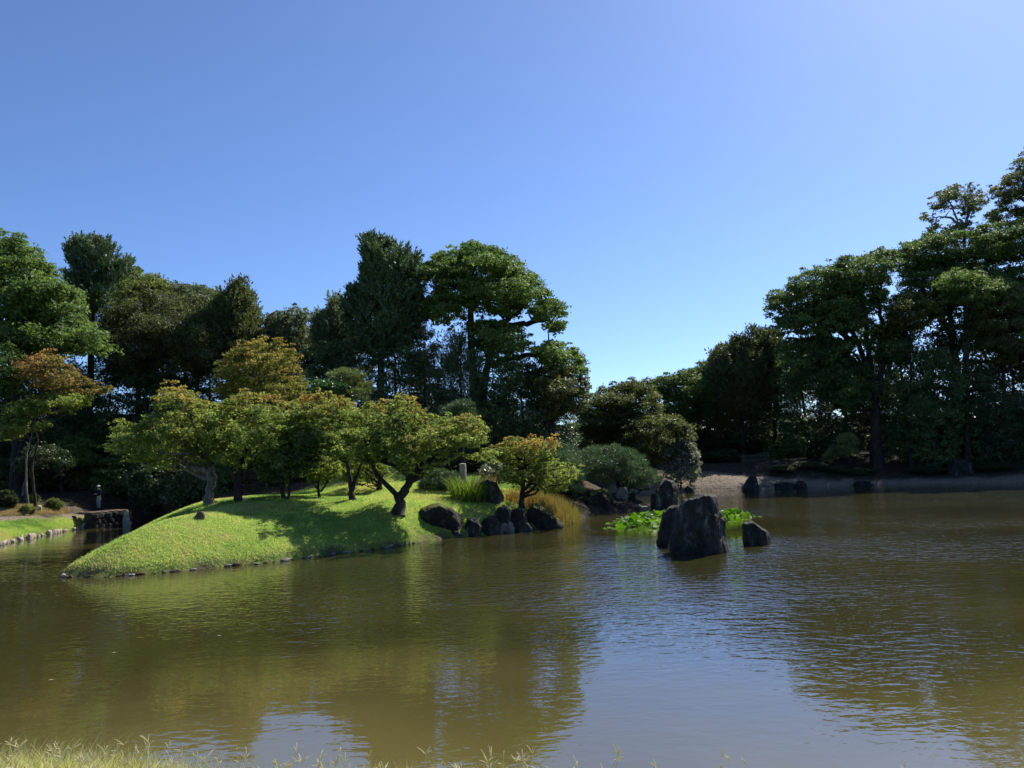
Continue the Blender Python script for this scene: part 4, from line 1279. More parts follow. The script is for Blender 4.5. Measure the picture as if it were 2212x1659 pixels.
rock('lawn_rock', 'squat flat-topped brown rock on the sunny mound slope', [(419, 1118), (423, 1106), (440, 1105), (444, 1114), (440, 1121), (426, 1122)], base='land', seed=72, mat='stone_brown', sub=4, depth=0.9, rough=0.05)
rock('lawn_rock', 'small pale orange stone at the foot of the multi-stemmed maple', [(523, 1081), (526, 1075), (534, 1077), (537, 1082), (530, 1083)], base='land', seed=73, mat='stone_pale', sub=3)
rock('lawn_rock', 'moss-covered rock at the back edge of the channel', [(330, 1118), (335, 1110), (355, 1109), (369, 1112), (370, 1119), (350, 1121)], D=62.5, base='land', seed=74, mat='rock_moss', sub=4)
rock('lawn_rock', 'mossy rock on the shaded shoulder of the mound near grey-trunked maple', [(386, 1104), (396, 1098), (410, 1095), (414, 1101), (400, 1106)], D=47, base='land', seed=75, mat='rock_moss', sub=4)
rock('lawn_rock', 'pale grey boulder between clipped bushes on the straw slope', [(79, 1102), (81, 1093), (87, 1090), (91, 1095), (90, 1103), (84, 1105)], base='land', seed=76, mat='stone_pale', sub=4)


# ------------------------------------------------------------------ edging stones along the waterlines
def stone_variants(mat, k=6):
    res = []
    for i in range(k):
        r = np.random.default_rng(100 + i)
        P3 = unit(r.normal(size=(14, 3))) * np.array([0.5, 0.38, 0.32]) * r.uniform(0.8, 1.1, (14, 1))
        v, f = hull_rock(P3, 3, 4, 0.05, 100 + i)
        res.append(np_mesh('edging_stone', v, f, M[mat]))
    return res


def walk(pts, step):
    pts = np.array(pts, float)
    res = []
    carry = 0.0
    for a_, b_ in zip(pts[:-1], pts[1:]):
        d = b_ - a_
        l = np.linalg.norm(d)
        s = carry
        while s < l:
            res.append((a_ + d * s / l, math.atan2(d[1], d[0])))
            s += step * random.uniform(0.7, 1.35)
        carry = s - l
    return res


SV = stone_variants('stone')
SP = stone_variants('stone_pale')
SB = stone_variants('stone_brown')
front = [(-18.1, 33.2), (-17.7, 31.3), (-16.8, 30.2), (-15, 29.9), (-12.5, 31.1), (-9.7, 32.8), (-6.6, 36.1), (-4.6, 38.6)]
for i, (p, an) in enumerate(walk(front, 0.36)):
    o = obj('edging_stone', (SV, SB)[i % 3 > 0][i % 6])
    s = random.choice((0.1, 0.14, 0.18, 0.24, 0.3, 0.48))
    o.location = (p[0] + random.uniform(-0.1, 0.1), p[1] + random.uniform(-0.1, 0.12), 0.02 + 0.03 * s)
    o.rotation_euler = (random.uniform(-0.2, 0.2), random.uniform(-0.2, 0.2), an + random.uniform(-0.4, 0.4))
    o.scale = (s * random.uniform(0.9, 1.9), s * random.uniform(0.8, 1.1), s * random.uniform(0.45, 0.9))
    tag(o, ('grey', 'brown')[i % 3 > 0] + ' edging stone at the waterline of the grassy mound', 'stone', 'edging stones of the grassy mound')
o = obj('edging_stone', SV[2])
q = G(240, 1245)
o.location = (q[0], q[1] + 0.35, 0.06)
o.scale = (1.25, 0.8, 0.45)
tag(o, 'broad flat brown stone slab at the tip of the grassy mound', 'stone')
for i, (p, an) in enumerate(walk([(-29.2, 41.5), (-28.9, 45.1), (-29.5, 48.6), (-30.3, 53.4), (-30.3, 56.9), (-30.5, 59)], 0.62)):
    o = obj('edging_stone', SP[i % 6])
    s = random.uniform(0.35, 0.8)
    o.location = (p[0] - 0.05 + random.uniform(-0.12, 0.12), p[1], 0.05)
    o.rotation_euler = (random.uniform(-0.2, 0.2), random.uniform(-0.3, 0.3), an + random.uniform(-0.4, 0.4))
    o.scale = (s * random.uniform(0.8, 1.1), s * 0.8, s * random.uniform(0.9, 1.5))
    tag(o, 'tan edging stone along the waterline of the flat lawn', 'stone', 'edging stones of the flat lawn')

# ------------------------------------------------------------------ stone bridge and the person on it
br = empty('stone_bridge', (-30, 60.4, 0))
tag(br, 'low stone bridge of dark blocks across the end of the channel', 'bridge')
A0 = np.array(G(200, 1142)[:2])
A1 = np.array(G(285, 1134)[:2])
dirb = unit(A1 - A0)
nrm = np.array([-dirb[1], dirb[0]])
lenb = float(np.linalg.norm(A1 - A0))
angb = math.atan2(dirb[1], dirb[0])


def block_mesh(name, sx_, sy_, sz_, seed, mat):
    c8 = np.array([(i, j, k) for i in (-.5, .5) for j in (-.5, .5) for k in (-.5, .5)]) * np.array([sx_, sy_, sz_])
    v, f = hull_rock(c8, 4, 3, 0.03, seed)
    return np_mesh(name, v, f, M[mat])


nb = 6
for row in range(3):
    for i in range(nb):
        L_ = lenb / nb
        ox = (i + 0.5 + (0.25 if row % 2 else -0.1)) * L_
        p = A0 + dirb * ox + nrm * 0.5
        o = obj('wall_block', block_mesh('wall_block', L_ * 1.02, 1.1, 0.42, 200 + row * nb + i, 'rock'), br)
        o.location = (p[0] + 30, p[1] - 60.4, 0.08 + row * 0.36)
        o.rotation_euler = (0, 0, angb)
for i in range(6):
    L_ = lenb / 6
    p = A0 + dirb * (i + 0.5) * L_ + nrm * 1.3
    o = obj('deck_slab', block_mesh('deck_slab', L_ * 0.96, 2.6, 0.16, 230 + i, 'stone_brown'), br)
    o.location = (p[0] + 30, p[1] - 60.4, 1.02 + random.uniform(0, 0.03))
    o.rotation_euler = (0, 0, angb)
rock('boulder', 'upright pale yellowish rock at the end of the stone bridge', [(266, 1131), (267, 1105), (275, 1100), (281, 1110), (284, 1132), (275, 1136)], D=float(G(275, 1136)[1]) - 0.2, seed=80, mat='stone', sub=4, depth=0.8, cuts=14, rough=0.16)
rock('boulder', 'grey broken rock where the flat lawn meets the stone bridge', [(176, 1138), (184, 1126), (200, 1120), (215, 1124), (222, 1142), (200, 1146)], D=57.6, seed=81, mat='stone', sub=4, depth=0.8)


def skin_mesh(name, verts, edges, radii, mat, sub=1, root=0):
    me_ = bpy.data.meshes.new(name)
    me_.from_pydata([tuple(v) for v in verts], edges, [])
    me_.materials.append(mat)
    o_ = bpy.data.objects.new(name, me_)
    COL.objects.link(o_)
    md = o_.modifiers.new('skin', 'SKIN')
    md.use_smooth_shade = True
    for i_, r_ in enumerate(radii):
        sv = me_.skin_vertices[0].data[i_]
        sv.radius = (r_, r_) if not isinstance(r_, tuple) else r_
        sv.use_root = (i_ == root)
    sb = o_.modifiers.new('sub', 'SUBSURF')
    sb.levels = sb.render_levels = sub
    dg = bpy.context.evaluated_depsgraph_get()
    me2 = bpy.data.meshes.new_from_object(o_.evaluated_get(dg))
    me2.name = name
    bpy.data.objects.remove(o_)
    if not me2.materials:
        me2.materials.append(mat)
    return me2


skin_m = plain('skin', (0.45, 0.28, 0.2), 0.6, 30, 0.002)
jacket_m = plain('dark_jacket', (0.012, 0.013, 0.018), 0.9, 30, 0.01)
trouser_m = plain('grey_trousers', (0.30, 0.30, 0.31), 0.9, 30, 0.01)
cap_m = plain('pale_cap', (0.42, 0.45, 0.45), 0.8, 30, 0.004)
shoe_m = plain('dark_shoes', (0.03, 0.03, 0.03), 0.7, 30, 0.004)
pp = P(213, 1107.5, 60.7)
pz = 1.11
man = empty('person', (pp[0], pp[1], pz))
man.rotation_euler = (0, 0, math.radians(-25))
tag(man, 'person in pale cap, dark jacket and grey trousers standing on the stone bridge', 'person')
bv = [(0, 0, 0.92), (0, 0.01, 1.12), (0, 0.0, 1.34), (0, -0.01, 1.46), (0, -0.03, 1.53), (0, -0.05, 1.62), (0, -0.04, 1.71),       # pelvis spine neck head
      (0.17, 0, 1.40), (0.24, -0.05, 1.14), (0.12, -0.24, 1.13), (0.06, -0.29, 1.15),                                                 # right arm bent forward
      (-0.17, 0, 1.40), (-0.24, -0.05, 1.14), (-0.12, -0.24, 1.11), (-0.06, -0.29, 1.13),
      (0.09, 0, 0.86), (0.11, -0.02, 0.48), (0.11, 0.02, 0.09), (0.12, -0.14, 0.03),
      (-0.09, 0, 0.86), (-0.11, 0.0, 0.48), (-0.12, 0.05, 0.09), (-0.14, -0.10, 0.03)]
be = [(0, 1), (1, 2), (2, 3), (3, 4), (4, 5), (5, 6), (3, 7), (7, 8), (8, 9), (9, 10), (3, 11), (11, 12), (12, 13), (13, 14), (0, 15), (15, 16), (16, 17), (17, 18), (0, 19), (19, 20), (20, 21), (21, 22)]
brd = [(0.15, 0.11), (0.14, 0.10), (0.17, 0.11), (0.08, 0.07), 0.055, (0.085, 0.1), (0.075, 0.09), 0.06, 0.045, 0.032, 0.028, 0.06, 0.045, 0.032, 0.028, 0.09, 0.06, 0.042, 0.035, 0.09, 0.06, 0.042, 0.035]
for sgn, bi in ((1, 10), (-1, 14)):
    wx, wy, wz = bv[bi]
    for k, (ln, sp_, rz) in enumerate(((0.07, -0.03, 0.03), (0.085, -0.01, 0.012), (0.09, 0.0, 0.0), (0.085, 0.0, -0.014), (0.07, 0.0, -0.028))):
        b0_ = len(bv)
        bv.append((wx - sgn * (0.012 + 0.0), wy - 0.02, wz + rz))
        bv.append((wx - sgn * (0.03), wy - 0.02 - ln * 0.6, wz + rz * 1.2))
        bv.append((wx - sgn * (0.05), wy - 0.02 - ln, wz + rz * 1.2 - 0.02))
        be += [(bi, b0_), (b0_, b0_ + 1), (b0_ + 1, b0_ + 2)]
        brd += [0.011, 0.009, 0.008]
body = obj('body', skin_mesh('body', bv, be, brd, skin_m), man)
jv = [bv[0], bv[1], bv[2], bv[3], bv[7], bv[8], bv[9], bv[11], bv[12], bv[13]]
jr = [(0.185, 0.14), (0.165, 0.125), (0.20, 0.135), (0.10, 0.085), 0.085, 0.065, 0.048, 0.085, 0.065, 0.048]
obj('jacket', skin_mesh('jacket', jv, [(0, 1), (1, 2), (2, 3), (3, 4), (4, 5), (5, 6), (3, 7), (7, 8), (8, 9)], jr, jacket_m), man)
tv = [(0, 0, 0.98), (0, 0, 0.88), bv[15], bv[16], (bv[17][0], bv[17][1], 0.10), bv[19], bv[20], (bv[21][0], bv[21][1], 0.10)]
obj('trousers', skin_mesh('trousers', tv, [(0, 1), (1, 2), (2, 3), (3, 4), (1, 5), (5, 6), (6, 7)], [(0.165, 0.125), (0.165, 0.13), 0.115, 0.09, 0.08, 0.115, 0.09, 0.08], trouser_m), man)
for q in (17, 21):
    x0, y0, _ = bv[q]
    obj('shoe', skin_mesh('shoe', [(x0, y0 + 0.04, 0.05), (x0, y0 - 0.10, 0.045), (x0, y0 - 0.19, 0.035)], [(0, 1), (1, 2)], [0.05, 0.05, 0.038], shoe_m), man)
cv, cf = ICO[3]
c3 = cv * np.array([0.112, 0.125, 0.10]) + np.array([0, -0.04, 1.70])
c3[:, 2] = np.maximum(c3[:, 2], 1.685)
fr = (cv[:, 1] < -0.3) & (cv[:, 2] < 0.1)
c3[fr, 1] -= 0.09
obj('cap', np_mesh('cap', c3, cf, cap_m, smooth=True), man)
obj('nose', skin_mesh('nose', [(0, -0.13, 1.64), (0, -0.155, 1.61)], [(0, 1)], [0.012, 0.016], skin_m), man)
hair_m = plain('dark_hair', (0.02, 0.016, 0.014), 0.7, 40, 0.004)
h3_ = cv * np.array([0.098, 0.10, 0.10]) + np.array([0, -0.01, 1.645])
obj('hair', np_mesh('hair', h3_, cf, hair_m, smooth=True), man)


# ------------------------------------------------------------------ grasses
def blades(base, hgt, wid, lean, col, segs=1, droop=0.0, az=None):
    """thin blades rising from base points; returns verts, quads/tris and colours"""
    n = len(base)
    an = rng.uniform(0, 2 * math.pi, n)
    la = rng.uniform(0, 2 * math.pi, n) if az is None else az
    side = np.stack([np.cos(an), np.sin(an), 0 * an], 1)
    ld = np.stack([np.cos(la), np.sin(la), 0 * la], 1) * (lean * hgt)[:, None]
    if segs == 1:
        v = np.empty((n, 3, 3))
        v[:, 0] = base - side * wid[:, None]
        v[:, 1] = base + side * wid[:, None]
        v[:, 2] = base + ld + np.array([0, 0, 1]) * hgt[:, None]
        return v.reshape(-1, 3), np.arange(n * 3).reshape(-1, 3), np.repeat(col, 3, 0)
    v = np.empty((n, segs + 1, 2, 3))
    for k in range(segs + 1):
        s = k / segs
        c = base + ld * (s ** 1.7) + np.array([0, 0, 1]) * (hgt * (s - droop * s ** 3))[:, None]
        w = wid * (1 - 0.92 * s ** 1.5)
        v[:, k, 0] = c - side * w[:, None]
        v[:, k, 1] = c + side * w[:, None]
    i = (np.arange(n) * (segs + 1) * 2)[:, None] + np.arange(segs)[None] * 2
    f = np.stack([i, i + 1, i + 3, i + 2], -1).reshape(-1, 4)
    return v.reshape(-1, 3), f, np.repeat(col, (segs + 1) * 2, 0)


def lawn_points(n, lo, hi, poly):
    x = rng.uniform(lo[0], hi[0], n)
    y = rng.uniform(lo[1], hi[1], n)
    k = inpoly(x, y, poly)
    x, y = x[k], y[k]
    l_, p_ = zones(x, y)
    k = (rng.random(len(x)) < l_ * (1 - p_)) & ~inpoly(x, y, POND)
    x, y = x[k], y[k]
    return np.stack([x, y, terrain(x, y)], 1)


def turf_cols(b):
    k = 0.46 + 0.55 * fbm(b * np.array([0.3, 0.3, 0]), 4, 31) + 0.25 * fbm(b * np.array([1.7, 1.7, 0]), 2, 37) + rng.normal(size=len(b)) * 0.16
    for tx_, ty_ in ((-6, 40.5), (-17, 45), (-15.8, 46), (-13.6, 47.5), (-11.7, 47.5), (-9.8, 47.5), (-8.5, 50), (0.3, 45)):
        k = k + 0.45 * np.exp(-((b[:, 0] - tx_) ** 2 + (b[:, 1] - ty_) ** 2) / 1.1)
    k = k + 0.28 * np.exp(-polydist(b[:, 0], b[:, 1], POND) / 0.6)
    c = pick_cols(len(b), [(0.15, 0.27, 0.075), (0.31, 0.45, 0.125), (0.47, 0.57, 0.18), (0.54, 0.48, 0.24)], k)
    return c * rng.uniform(0.75, 1.25, (len(b), 1))


b = lawn_points(430000, (-22, 29), (5, 61), LAWN1)
hg = rng.uniform(0.04, 0.10, len(b))
v, f, c = blades(b, hg, np.full(len(b), 0.011), rng.uniform(0.3, 1.5, len(b)), turf_cols(b))
o = obj('mound_grass', np_mesh('mound_grass', v, f, M['grass'], c))
tag(o, 'short sunlit grass covering the mound beside the pond', 'grass', kind='stuff')
lo, hi = LAWN2.min(0), LAWN2.max(0)
b = lawn_points(90000, lo, hi, LAWN2)
hg = rng.uniform(0.03, 0.08, len(b))
v, f, c = blades(b, hg, np.full(len(b), 0.013), rng.uniform(0.3, 1.5, len(b)), turf_cols(b))
o = obj('lawn_grass', np_mesh('lawn_grass', v, f, M['grass'], c))
tag(o, 'short grass of the flat lawn left of the channel', 'grass', kind='stuff')

# straw and leaf litter on the slope above the flat lawn and under the wood
b = []
x = rng.uniform(STRAW[:, 0].min(), STRAW[:, 0].max(), 26000)
y = rng.uniform(STRAW[:, 1].min(), STRAW[:, 1].max(), 26000)
k = inpoly(x, y, STRAW)
b = np.stack([x[k], y[k], terrain(x[k], y[k])], 1)
v, f, c = blades(b, rng.uniform(0.05, 0.16, len(b)), np.full(len(b), 0.014), rng.uniform(0.5, 2.0, len(b)), pick_cols(len(b), [(0.2, 0.155, 0.07), (0.36, 0.28, 0.13), (0.48, 0.38, 0.19)], rng.random(len(b))))
tag(obj('dry_straw', np_mesh('dry_straw', v, f, M['straw'], c)), 'dry straw on the slope behind the flat lawn', 'straw', kind='stuff')
n = 16000
x = rng.uniform(-28, 6, n)
y = rng.uniform(45, 66, n)
l_, p_ = zones(x, y)
k = (l_ < 0.4) & ~inpoly(x, y, POND)
x, y = x[k], y[k]
b = np.stack([x, y, terrain(x, y) + 0.03], 1)
a = rng.uniform(0.04, 0.08, len(b))
v, f = quads(b, rng.normal(size=b.shape) * np.array([1, 1, 0.3]), rng.normal(size=b.shape) * 0.5 + np.array([0, 0, 1]), a, a * 0.6)
c = pick_cols(len(b), [(0.10, 0.05, 0.02), (0.24, 0.13, 0.05), (0.34, 0.2, 0.09)], rng.random(len(b)))
nb_ = 1500
x = rng.uniform(-21, 4, nb_)
y = rng.uniform(30, 58, nb_)
k = inpoly(x, y, LAWN1) & ~inpoly(x, y, POND)
wgt = np.exp(-((x + 8) / 6) ** 2 - ((y - 44) / 6) ** 2) + 0.12
k &= rng.random(nb_) < wgt
b2 = np.stack([x[k], y[k], terrain(x[k], y[k]) + 0.05], 1)
a2 = rng.uniform(0.03, 0.06, len(b2))
v2, f2 = quads(b2, rng.normal(size=b2.shape) * np.array([1, 1, 0.3]), rng.normal(size=b2.shape) * 0.4 + np.array([0, 0, 1]), a2, a2 * 0.7)
c2_ = pick_cols(len(b2), [(0.30, 0.15, 0.05), (0.42, 0.26, 0.10), (0.5, 0.4, 0.2)], rng.random(len(b2)))
tag(obj('fallen_leaves', np_mesh('fallen_leaves', v2, f2, M['straw'], np.repeat(c2_, 4, 0))), 'dry leaves scattered over the mound lawn', 'fallen leaves', kind='stuff')
tag(obj('leaf_litter', np_mesh('leaf_litter', v, f, M['straw'], np.repeat(c, 4, 0))), 'fallen brown leaves on the ground under the wood', 'fallen leaves', kind='stuff')

# tall green grass clump and plumes beside the furrowed rock
ctr = hit(1012, 1082)
n = 700
ang = rng.uniform(0, 6.28, n)
rad = 0.85 * np.sqrt(rng.random(n))
b = np.stack([ctr[0] + rad * np.cos(ang) * 1.2, ctr[1] + 0.3 + rad * np.sin(ang), 0 * ang], 1)
b[:, 2] = terrain(b[:, 0], b[:, 1])
c = pick_cols(n, [(0.05, 0.10, 0.018), (0.10, 0.17, 0.025), (0.19, 0.24, 0.04)], rng.random(n))
hg = rng.uniform(0.8, 1.75, n)
v, f, c = blades(b, hg, np.full(n, 0.017), rng.uniform(0.15, 0.6, n), c, 5, 0.22, ang + rng.normal(size=n) * 0.5)
r_ = empty('grass_clump', (ctr[0], ctr[1] + 0.3, gz(ctr[0], ctr[1] + 0.3)))
tag(r_, 'tall arching bright green grass clump beside the furrowed rock', 'grass clump')
part('blades', v, f, M['grass'], r_, c)
n = 120
b2 = np.stack([ctr[0] + 0.7 + rng.normal(size=n) * 0.4, ctr[1] + 1.2 + rng.normal(size=n) * 0.3, np.zeros(n)], 1)
b2[:, 2] = terrain(b2[:, 0], b2[:, 1])
v, f, c = blades(b2, rng.uniform(1.1, 1.7, n), np.full(n, 0.022), rng.uniform(0.1, 0.4, n), pick_cols(n, [(0.22, 0.18, 0.09), (0.36, 0.30, 0.17)], rng.random(n)), 5, 0.15, rng.uniform(-0.6, 0.6, n))
part('plumes', v, f, M['straw'], r_, c)
# yellow reeds
n = 1500
RE = np.array([G(1095, 1100)[:2] + np.array([0, 3]), G(1140, 1120)[:2] + np.array([0, 2.2]), G(1200, 1135)[:2] + np.array([0.2, 1]), G(1238, 1128)[:2], G(1245, 1120)[:2], G(1215, 1100)[:2] * 0.93, G(1150, 1100)[:2] * 0.93])
x = rng.uniform(-1, 4.6, 9000)
y = rng.uniform(44, 53, 9000)
RZ = np.array([(-1.0, 46.5), (1.5, 45.0), (2.7, 44.8), (3.5, 46.8), (4.0, 49.5), (3.0, 50.3), (0.5, 48.5)])
k = inpoly(x, y, RZ)
b = np.stack([x[k], y[k], np.maximum(terrain(x[k], y[k]), -0.1)], 1)
n = len(b)
c = pick_cols(n, [(0.11, 0.14, 0.03), (0.2, 0.18, 0.045), (0.29, 0.21, 0.06), (0.31, 0.19, 0.06)], np.clip(0.45 + (3.0 - b[:, 0]) * 0.12 + rng.normal(size=n) * 0.2, 0, 1))
v, f, c = blades(b, rng.uniform(0.45, 1.0, n), np.full(n, 0.014), rng.uniform(0.05, 0.3, n), c, 3, 0.05)
tag(obj('reed_bed', np_mesh('reed_bed', v, f, M['straw'], c)), 'yellow and green reeds at the water beside the slanting boulder', 'reeds', kind='stuff')
# weathered post
pb_ = hit(1001, 1052)
D_ = 47.5
bx, by, _ = P(1001, 1040, D_)
z0 = gz(bx, by)
top = P(1001, 1002, D_)[2]
pth = smooth_path([(bx, by, z0 - 0.1), (bx + 0.01, by, (z0 + top) / 2), (bx - 0.03, by, top)], 10)
v, f = tube(pth, np.full(10, 0.20) * (1 + 0.06 * rng.normal(size=10)), 10, 0.08)
cap = np.concatenate([v, pth[-1:] + np.array([[0, 0, 0.05]])])
me_f = [list(q) for q in f] + [[90 + i, 90 + (i + 1) % 10, 100] for i in range(10)]
mm_ = bpy.data.meshes.new('weathered_post')
mm_.from_pydata([tuple(q - np.array([bx, by, z0])) for q in cap], [], me_f)
mm_.materials.append(M['weathered'])
o = obj('weathered_post', mm_)
o.location = (bx, by, z0)
tag(o, 'pale grey weathered post standing behind the tall grass clump', 'post')

# ------------------------------------------------------------------ water lilies
lil = empty('water_lily_bed', (9, 44, 0))
tag(lil, 'patch of bright green water lilies with white flowers around the tallest boulder', 'water lilies')
LP = np.array([G(x, y)[:2] for x, y in ((1330, 1140), (1345, 1126), (1385, 1118), (1420, 1113), (1480, 1110), (1560, 1112), (1600, 1111), (1628, 1116), (1600, 1122), (1560, 1130), (1480, 1138), (1400, 1143))])


def lily_leaf(i, cup):
    n_ = 11
    an = np.linspace(0.22, 2 * math.pi - 0.22, n_)
    rr = 0.5 * (1 + 0.05 * np.sin(an * 3 + i))
    ring = np.stack([rr * np.cos(an), rr * np.sin(an), cup * 0.5 + 0.05 * np.sin(an * 2 + i)], 1)
    midr = np.stack([rr * 0.5 * np.cos(an), rr * 0.5 * np.sin(an), 0 * an + cup * 0.12], 1)
    v_ = np.concatenate([[(0, 0, 0)], midr, ring])
    f_ = [(0, 1 + k_, 2 + k_) for k_ in range(n_ - 1)]
    for k_ in range(n_ - 1):
        f_ += [(1 + k_, 1 + n_ + k_, 2 + n_ + k_), (1 + k_, 2 + n_ + k_, 2 + k_)]
    cc = np.array([(0.075, 0.18, 0.014), (0.11, 0.23, 0.018), (0.16, 0.28, 0.024), (0.05, 0.13, 0.012)][i % 4])
    return np_mesh('leaf', v_, np.array(f_), M['lily'], np.tile(cc, (len(v_), 1)), True)


LV = [lily_leaf(i, cpp) for i, cpp in enumerate((0.25, 0.4, 0.15, 0.3))]
FV = [lily_leaf(i, 0.02) for i in range(2)]
cnt = 0
lo, hi = LP.min(0), LP.max(0)
while cnt < 290:
    p = np.array([random.uniform(lo[0], hi[0]), random.uniform(lo[1], hi[1])])
    if not inpoly(p[:1], p[1:], LP)[0]:
        continue
    if p[0] > 6.2 and p[0] < 9.0 and p[1] < 33.5:
        continue
    e = polydist(p[:1], p[1:], LP)[0]
    o = obj('leaf', LV[random.randrange(4)], lil)
    hgt = min(0.34, 0.05 + e * 0.5) * random.uniform(0.3, 1.1)
    o.location = (p[0] - 9, p[1] - 44, hgt)
    o.rotation_euler = (random.gauss(0, 0.55), random.gauss(0, 0.55), random.uniform(0, 6.28))
    s = random.uniform(0.28, 0.5)
    o.scale = (s, s, s)
    cnt += 1
for i in range(60):
    while True:
        p = np.array([random.uniform(lo[0] - 1.2, hi[0] + 0.6), random.uniform(lo[1] - 1.0, hi[1])])
        e = polydist(p[:1], p[1:], LP)[0]
        if not inpoly(p[:1], p[1:], LP)[0] and e < (1.0 if p[0] < 7 else 0.4):
            break
    o = obj('floating_leaf', FV[i % 2], lil)
    o.location = (p[0] - 9, p[1] - 44, 0.012)
    o.rotation_euler = (0, 0, random.uniform(0, 6.28))
    s = random.uniform(0.18, 0.32)
    o.scale = (s, s, s)
petal_m = plain('white_petals', (0.8, 0.8, 0.76), 0.6, 20, 0.002)
fl_v, fl_f = [], []
for ring_, (npt, ti, ln) in enumerate(((8, 0.5, 0.5), (7, 1.0, 0.42))):
    for k_ in range(npt):
        a_ = 2 * math.pi * k_ / npt + ring_ * 0.4
        d_ = np.array([math.cos(a_), math.sin(a_), 0])
        s_ = np.array([-d_[1], d_[0], 0])
        tipp = d_ * ln * math.cos(ti) + np.array([0, 0, ln * math.sin(ti)])
        o0 = len(fl_v)
        fl_v += [np.zeros(3), tipp * 0.55 + s_ * 0.13, tipp, tipp * 0.55 - s_ * 0.13]
        fl_f.append((o0, o0 + 1, o0 + 2, o0 + 3))
FLW = np_mesh('flower', np.array(fl_v), np.array(fl_f), petal_m)
k_ = 0
while k_ < 14:
    p = np.array([random.uniform(lo[0], hi[0]), random.uniform(lo[1], hi[1])])
    if inpoly(p[:1], p[1:], LP)[0]:
        o = obj('flower', FLW, lil)
        o.location = (p[0] - 9, p[1] - 44, random.uniform(0.22, 0.40))
        o.scale = (0.2, 0.2, 0.2)
        o.rotation_euler = (random.gauss(0, 0.3), random.gauss(0, 0.3), random.uniform(0, 6))
        k_ += 1

# ------------------------------------------------------------------ bamboo hoops edging the far path, picket fence
for i, xv in enumerate((1428, 1474, 1489, 1508, 1523, 1541, 1560, 1578, 1596)):
    b = hit(xv, 1043 - (xv - 1428) * 0.05)
    bz = gz(b[0], b[1])
    an = np.linspace(0, math.pi, 15)
    w_, h_ = 0.34, 0.34
    pth = np.stack([np.cos(an) * w_, 0.03 * np.sin(an * 3), np.sin(an) * h_ - 0.05], 1)
    v, f = tube(pth, np.full(15, 0.022), 6)
    o = obj('bamboo_hoop', np_mesh('bamboo_hoop', v, f, M['bamboo'], smooth=True))
    o.location = (b[0], b[1], bz)
    o.rotation_euler = (0, 0, random.uniform(-0.25, 0.25))
    tag(o, 'thin bamboo hoop edging the gravel path on the far shore', 'hoop edging', 'bamboo hoops along the far gravel path')
fc = empty('picket_fence', (26.5, 88, gz(26.5, 88)))
tag(fc, 'dark picket fence in the shade behind the pointed rock', 'fence')
z0 = gz(26.5, 88)
pv, pf = [], []
bm = bmesh.new()
bmesh.ops.create_cube(bm, size=1)
pk = bpy.data.meshes.new('picket')
bmesh.ops.scale(bm, vec=(0.05, 0.03, 1.0), verts=bm.verts)
bm.to_mesh(pk)
pk.materials.append(M['wood'])
for i in range(18):
    o = obj('picket', pk, fc)
    xx = -1.5 + i * 0.17
    o.location = (xx, 0, gz(26.5 + xx, 88) - z0 + 0.45)
bmesh.ops.scale(bm, vec=(66, 1.2, 0.06), verts=bm.verts)
rl = bpy.data.meshes.new('rail')
bm.to_mesh(rl)
bm.free()
rl.materials.append(M['wood'])
for zz in (0.25, 0.7):
    o = obj('rail', rl, fc)
    o.location = (-0.05, 0.04, zz)

# ------------------------------------------------------------------ drifting leaves, dry tuft on the tallest boulder
for i, (x, y) in enumerate(((468, 1375), (240, 1412), (103, 1471))):
    q = G(x, y)
    a_ = np.array([[0, 0, 0.012], [0.05, 0.02, 0.022], [0.11, 0.0, 0.02], [0.05, -0.02, 0.022]])
    o = obj('drifting_leaf', np_mesh('drifting_leaf', a_, [(0, 1, 2, 3)], plain('dead_leaf_%d' % i, (0.45, 0.38, 0.25))))
    o.location = tuple(q)
    o.rotation_euler = (0, 0, 0.3)
    tag(o, 'small pale dead leaf drifting on calm near water', 'leaf', 'dead leaves drifting on the water')
q = P(1522, 1118, 30.7)
n = 160
b = np.tile(q, (n, 1)) + rng.normal(size=(n, 3)) * np.array([0.09, 0.05, 0.09])
v, f, c = blades(b, rng.uniform(0.1, 0.38, n), np.full(n, 0.006), rng.uniform(0.5, 2.2, n), pick_cols(n, [(0.25, 0.10, 0.04), (0.35, 0.25, 0.14)], rng.random(n)), 3, 0.9)
tag(obj('dry_tuft', np_mesh('dry_tuft', v, f, M['straw'], c)), 'dry reddish grass tuft growing on the face of the tallest boulder', 'grass tuft')

# ------------------------------------------------------------------ foreground bank grass
def near_density(x):
    xv = x
    return 0.12 + 1.0 * np.exp(-((xv + 2.7) / 0.75) ** 2) + 0.55 * np.exp(-((xv + 0.9) / 0.55) ** 2) + 0.35 * np.exp(-((xv + 0.05) / 0.35) ** 2)


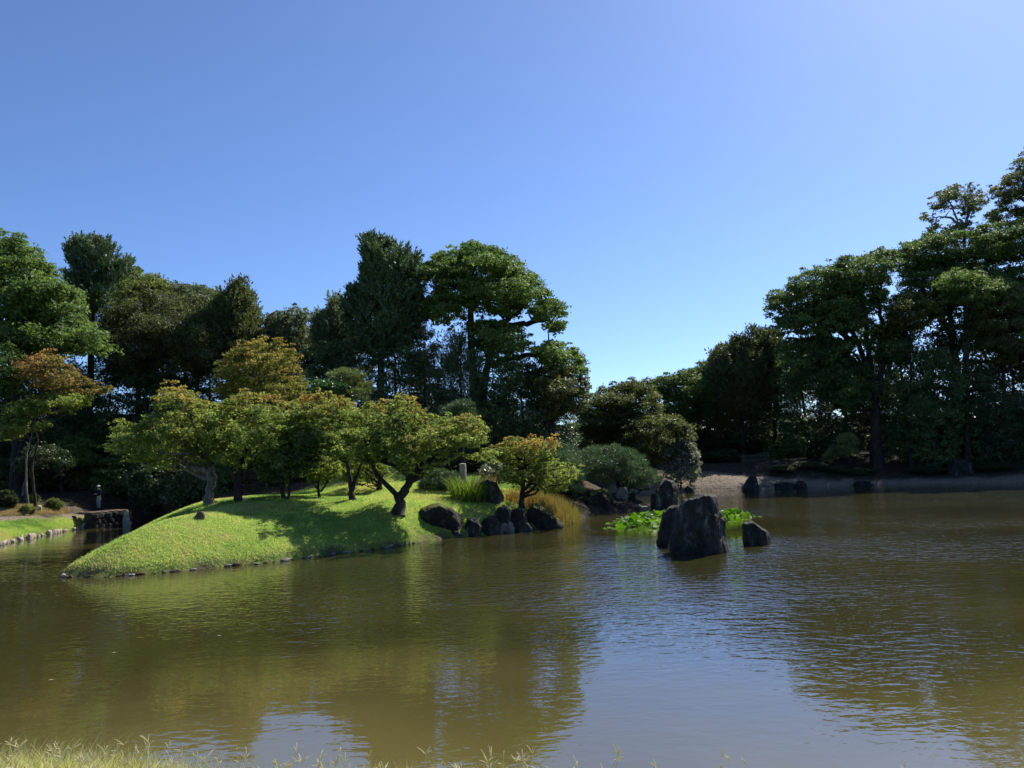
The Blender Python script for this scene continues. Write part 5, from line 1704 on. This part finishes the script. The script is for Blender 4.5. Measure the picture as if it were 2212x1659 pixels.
n = 36000
x = rng.uniform(-4.0, 4.0, n)
y = rng.uniform(4.0, 5.7, n)
dz = near_density(x)
k = rng.random(n) < dz
x, y, dz = x[k], y[k], dz[k]
b = np.stack([x, y, terrain(x, y)], 1)
n = len(b)
hg = rng.uniform(0.12, 0.34, n) * (0.55 + 0.5 * np.minimum(dz, 1.1))
c = pick_cols(n, [(0.26, 0.26, 0.09), (0.42, 0.40, 0.17), (0.56, 0.52, 0.28), (0.64, 0.59, 0.38)], np.clip(0.5 + 0.25 * rng.normal(size=n), 0, 1))
v, f, c = blades(b, hg, rng.uniform(0.0018, 0.0035, n), rng.uniform(0.1, 0.8, n), c, 4, 0.15)
tag(obj('bank_grass', np_mesh('bank_grass', v, f, M['grass'], c)), 'pale dry grass along the top of the near bank', 'grass', kind='stuff')
# flowering stalks with finger-like seed heads
vs = []
cols_ = []
for i in range(230):
    while True:
        x0 = random.uniform(-3.8, 3.6)
        if random.random() < near_density(np.array([x0]))[0]:
            break
    y0 = random.uniform(3.8, 5.6)
    z0 = gz(x0, y0)
    ht = random.uniform(0.14, 0.30)
    la = random.uniform(0, 6.28)
    ln = random.uniform(0.03, 0.18)
    top_ = np.array([x0 + math.cos(la) * ln, y0 + math.sin(la) * ln, z0 + ht])
    pth = smooth_path([(x0, y0, z0), (x0 + math.cos(la) * ln * 0.3, y0 + math.sin(la) * ln * 0.3, z0 + ht * 0.55), top_], 6)
    vs.append(tube(pth, np.linspace(0.0019, 0.0012, 6), 4))
    for k_ in range(random.choice((2, 3, 3, 4, 5))):
        a_ = random.uniform(0, 6.28)
        el = random.uniform(0.35, 1.3)
        l_ = random.uniform(0.035, 0.075)
        e_ = top_ + np.array([math.cos(a_) * math.cos(el), math.sin(a_) * math.cos(el), math.sin(el)]) * l_
        pth = smooth_path([top_ - (top_ - pth[-2]) * 0.0, (top_ + e_) / 2 + np.array([0, 0, 0.004]), e_], 5)
        vs.append(tube(pth, np.array([0.0012, 0.0026, 0.0028, 0.0024, 0.001]), 4))
v, f = merge(vs)
c = np.tile(np.array((0.66, 0.61, 0.44)), (len(v), 1)) * np.repeat(rng.uniform(0.75, 1.2, len(v) // 2 + 1), 2)[:len(v), None]
tag(obj('seed_stalks', np_mesh('seed_stalks', v, f, M['straw'], c)), 'straw-coloured grass stalks with finger-like seed heads on the near bank', 'grass stalks', kind='stuff')
tris = sum(len(o.data.loops) - 2 * len(o.data.polygons) for o in SC.objects if o.type == 'MESH')
print('TRIS', tris)
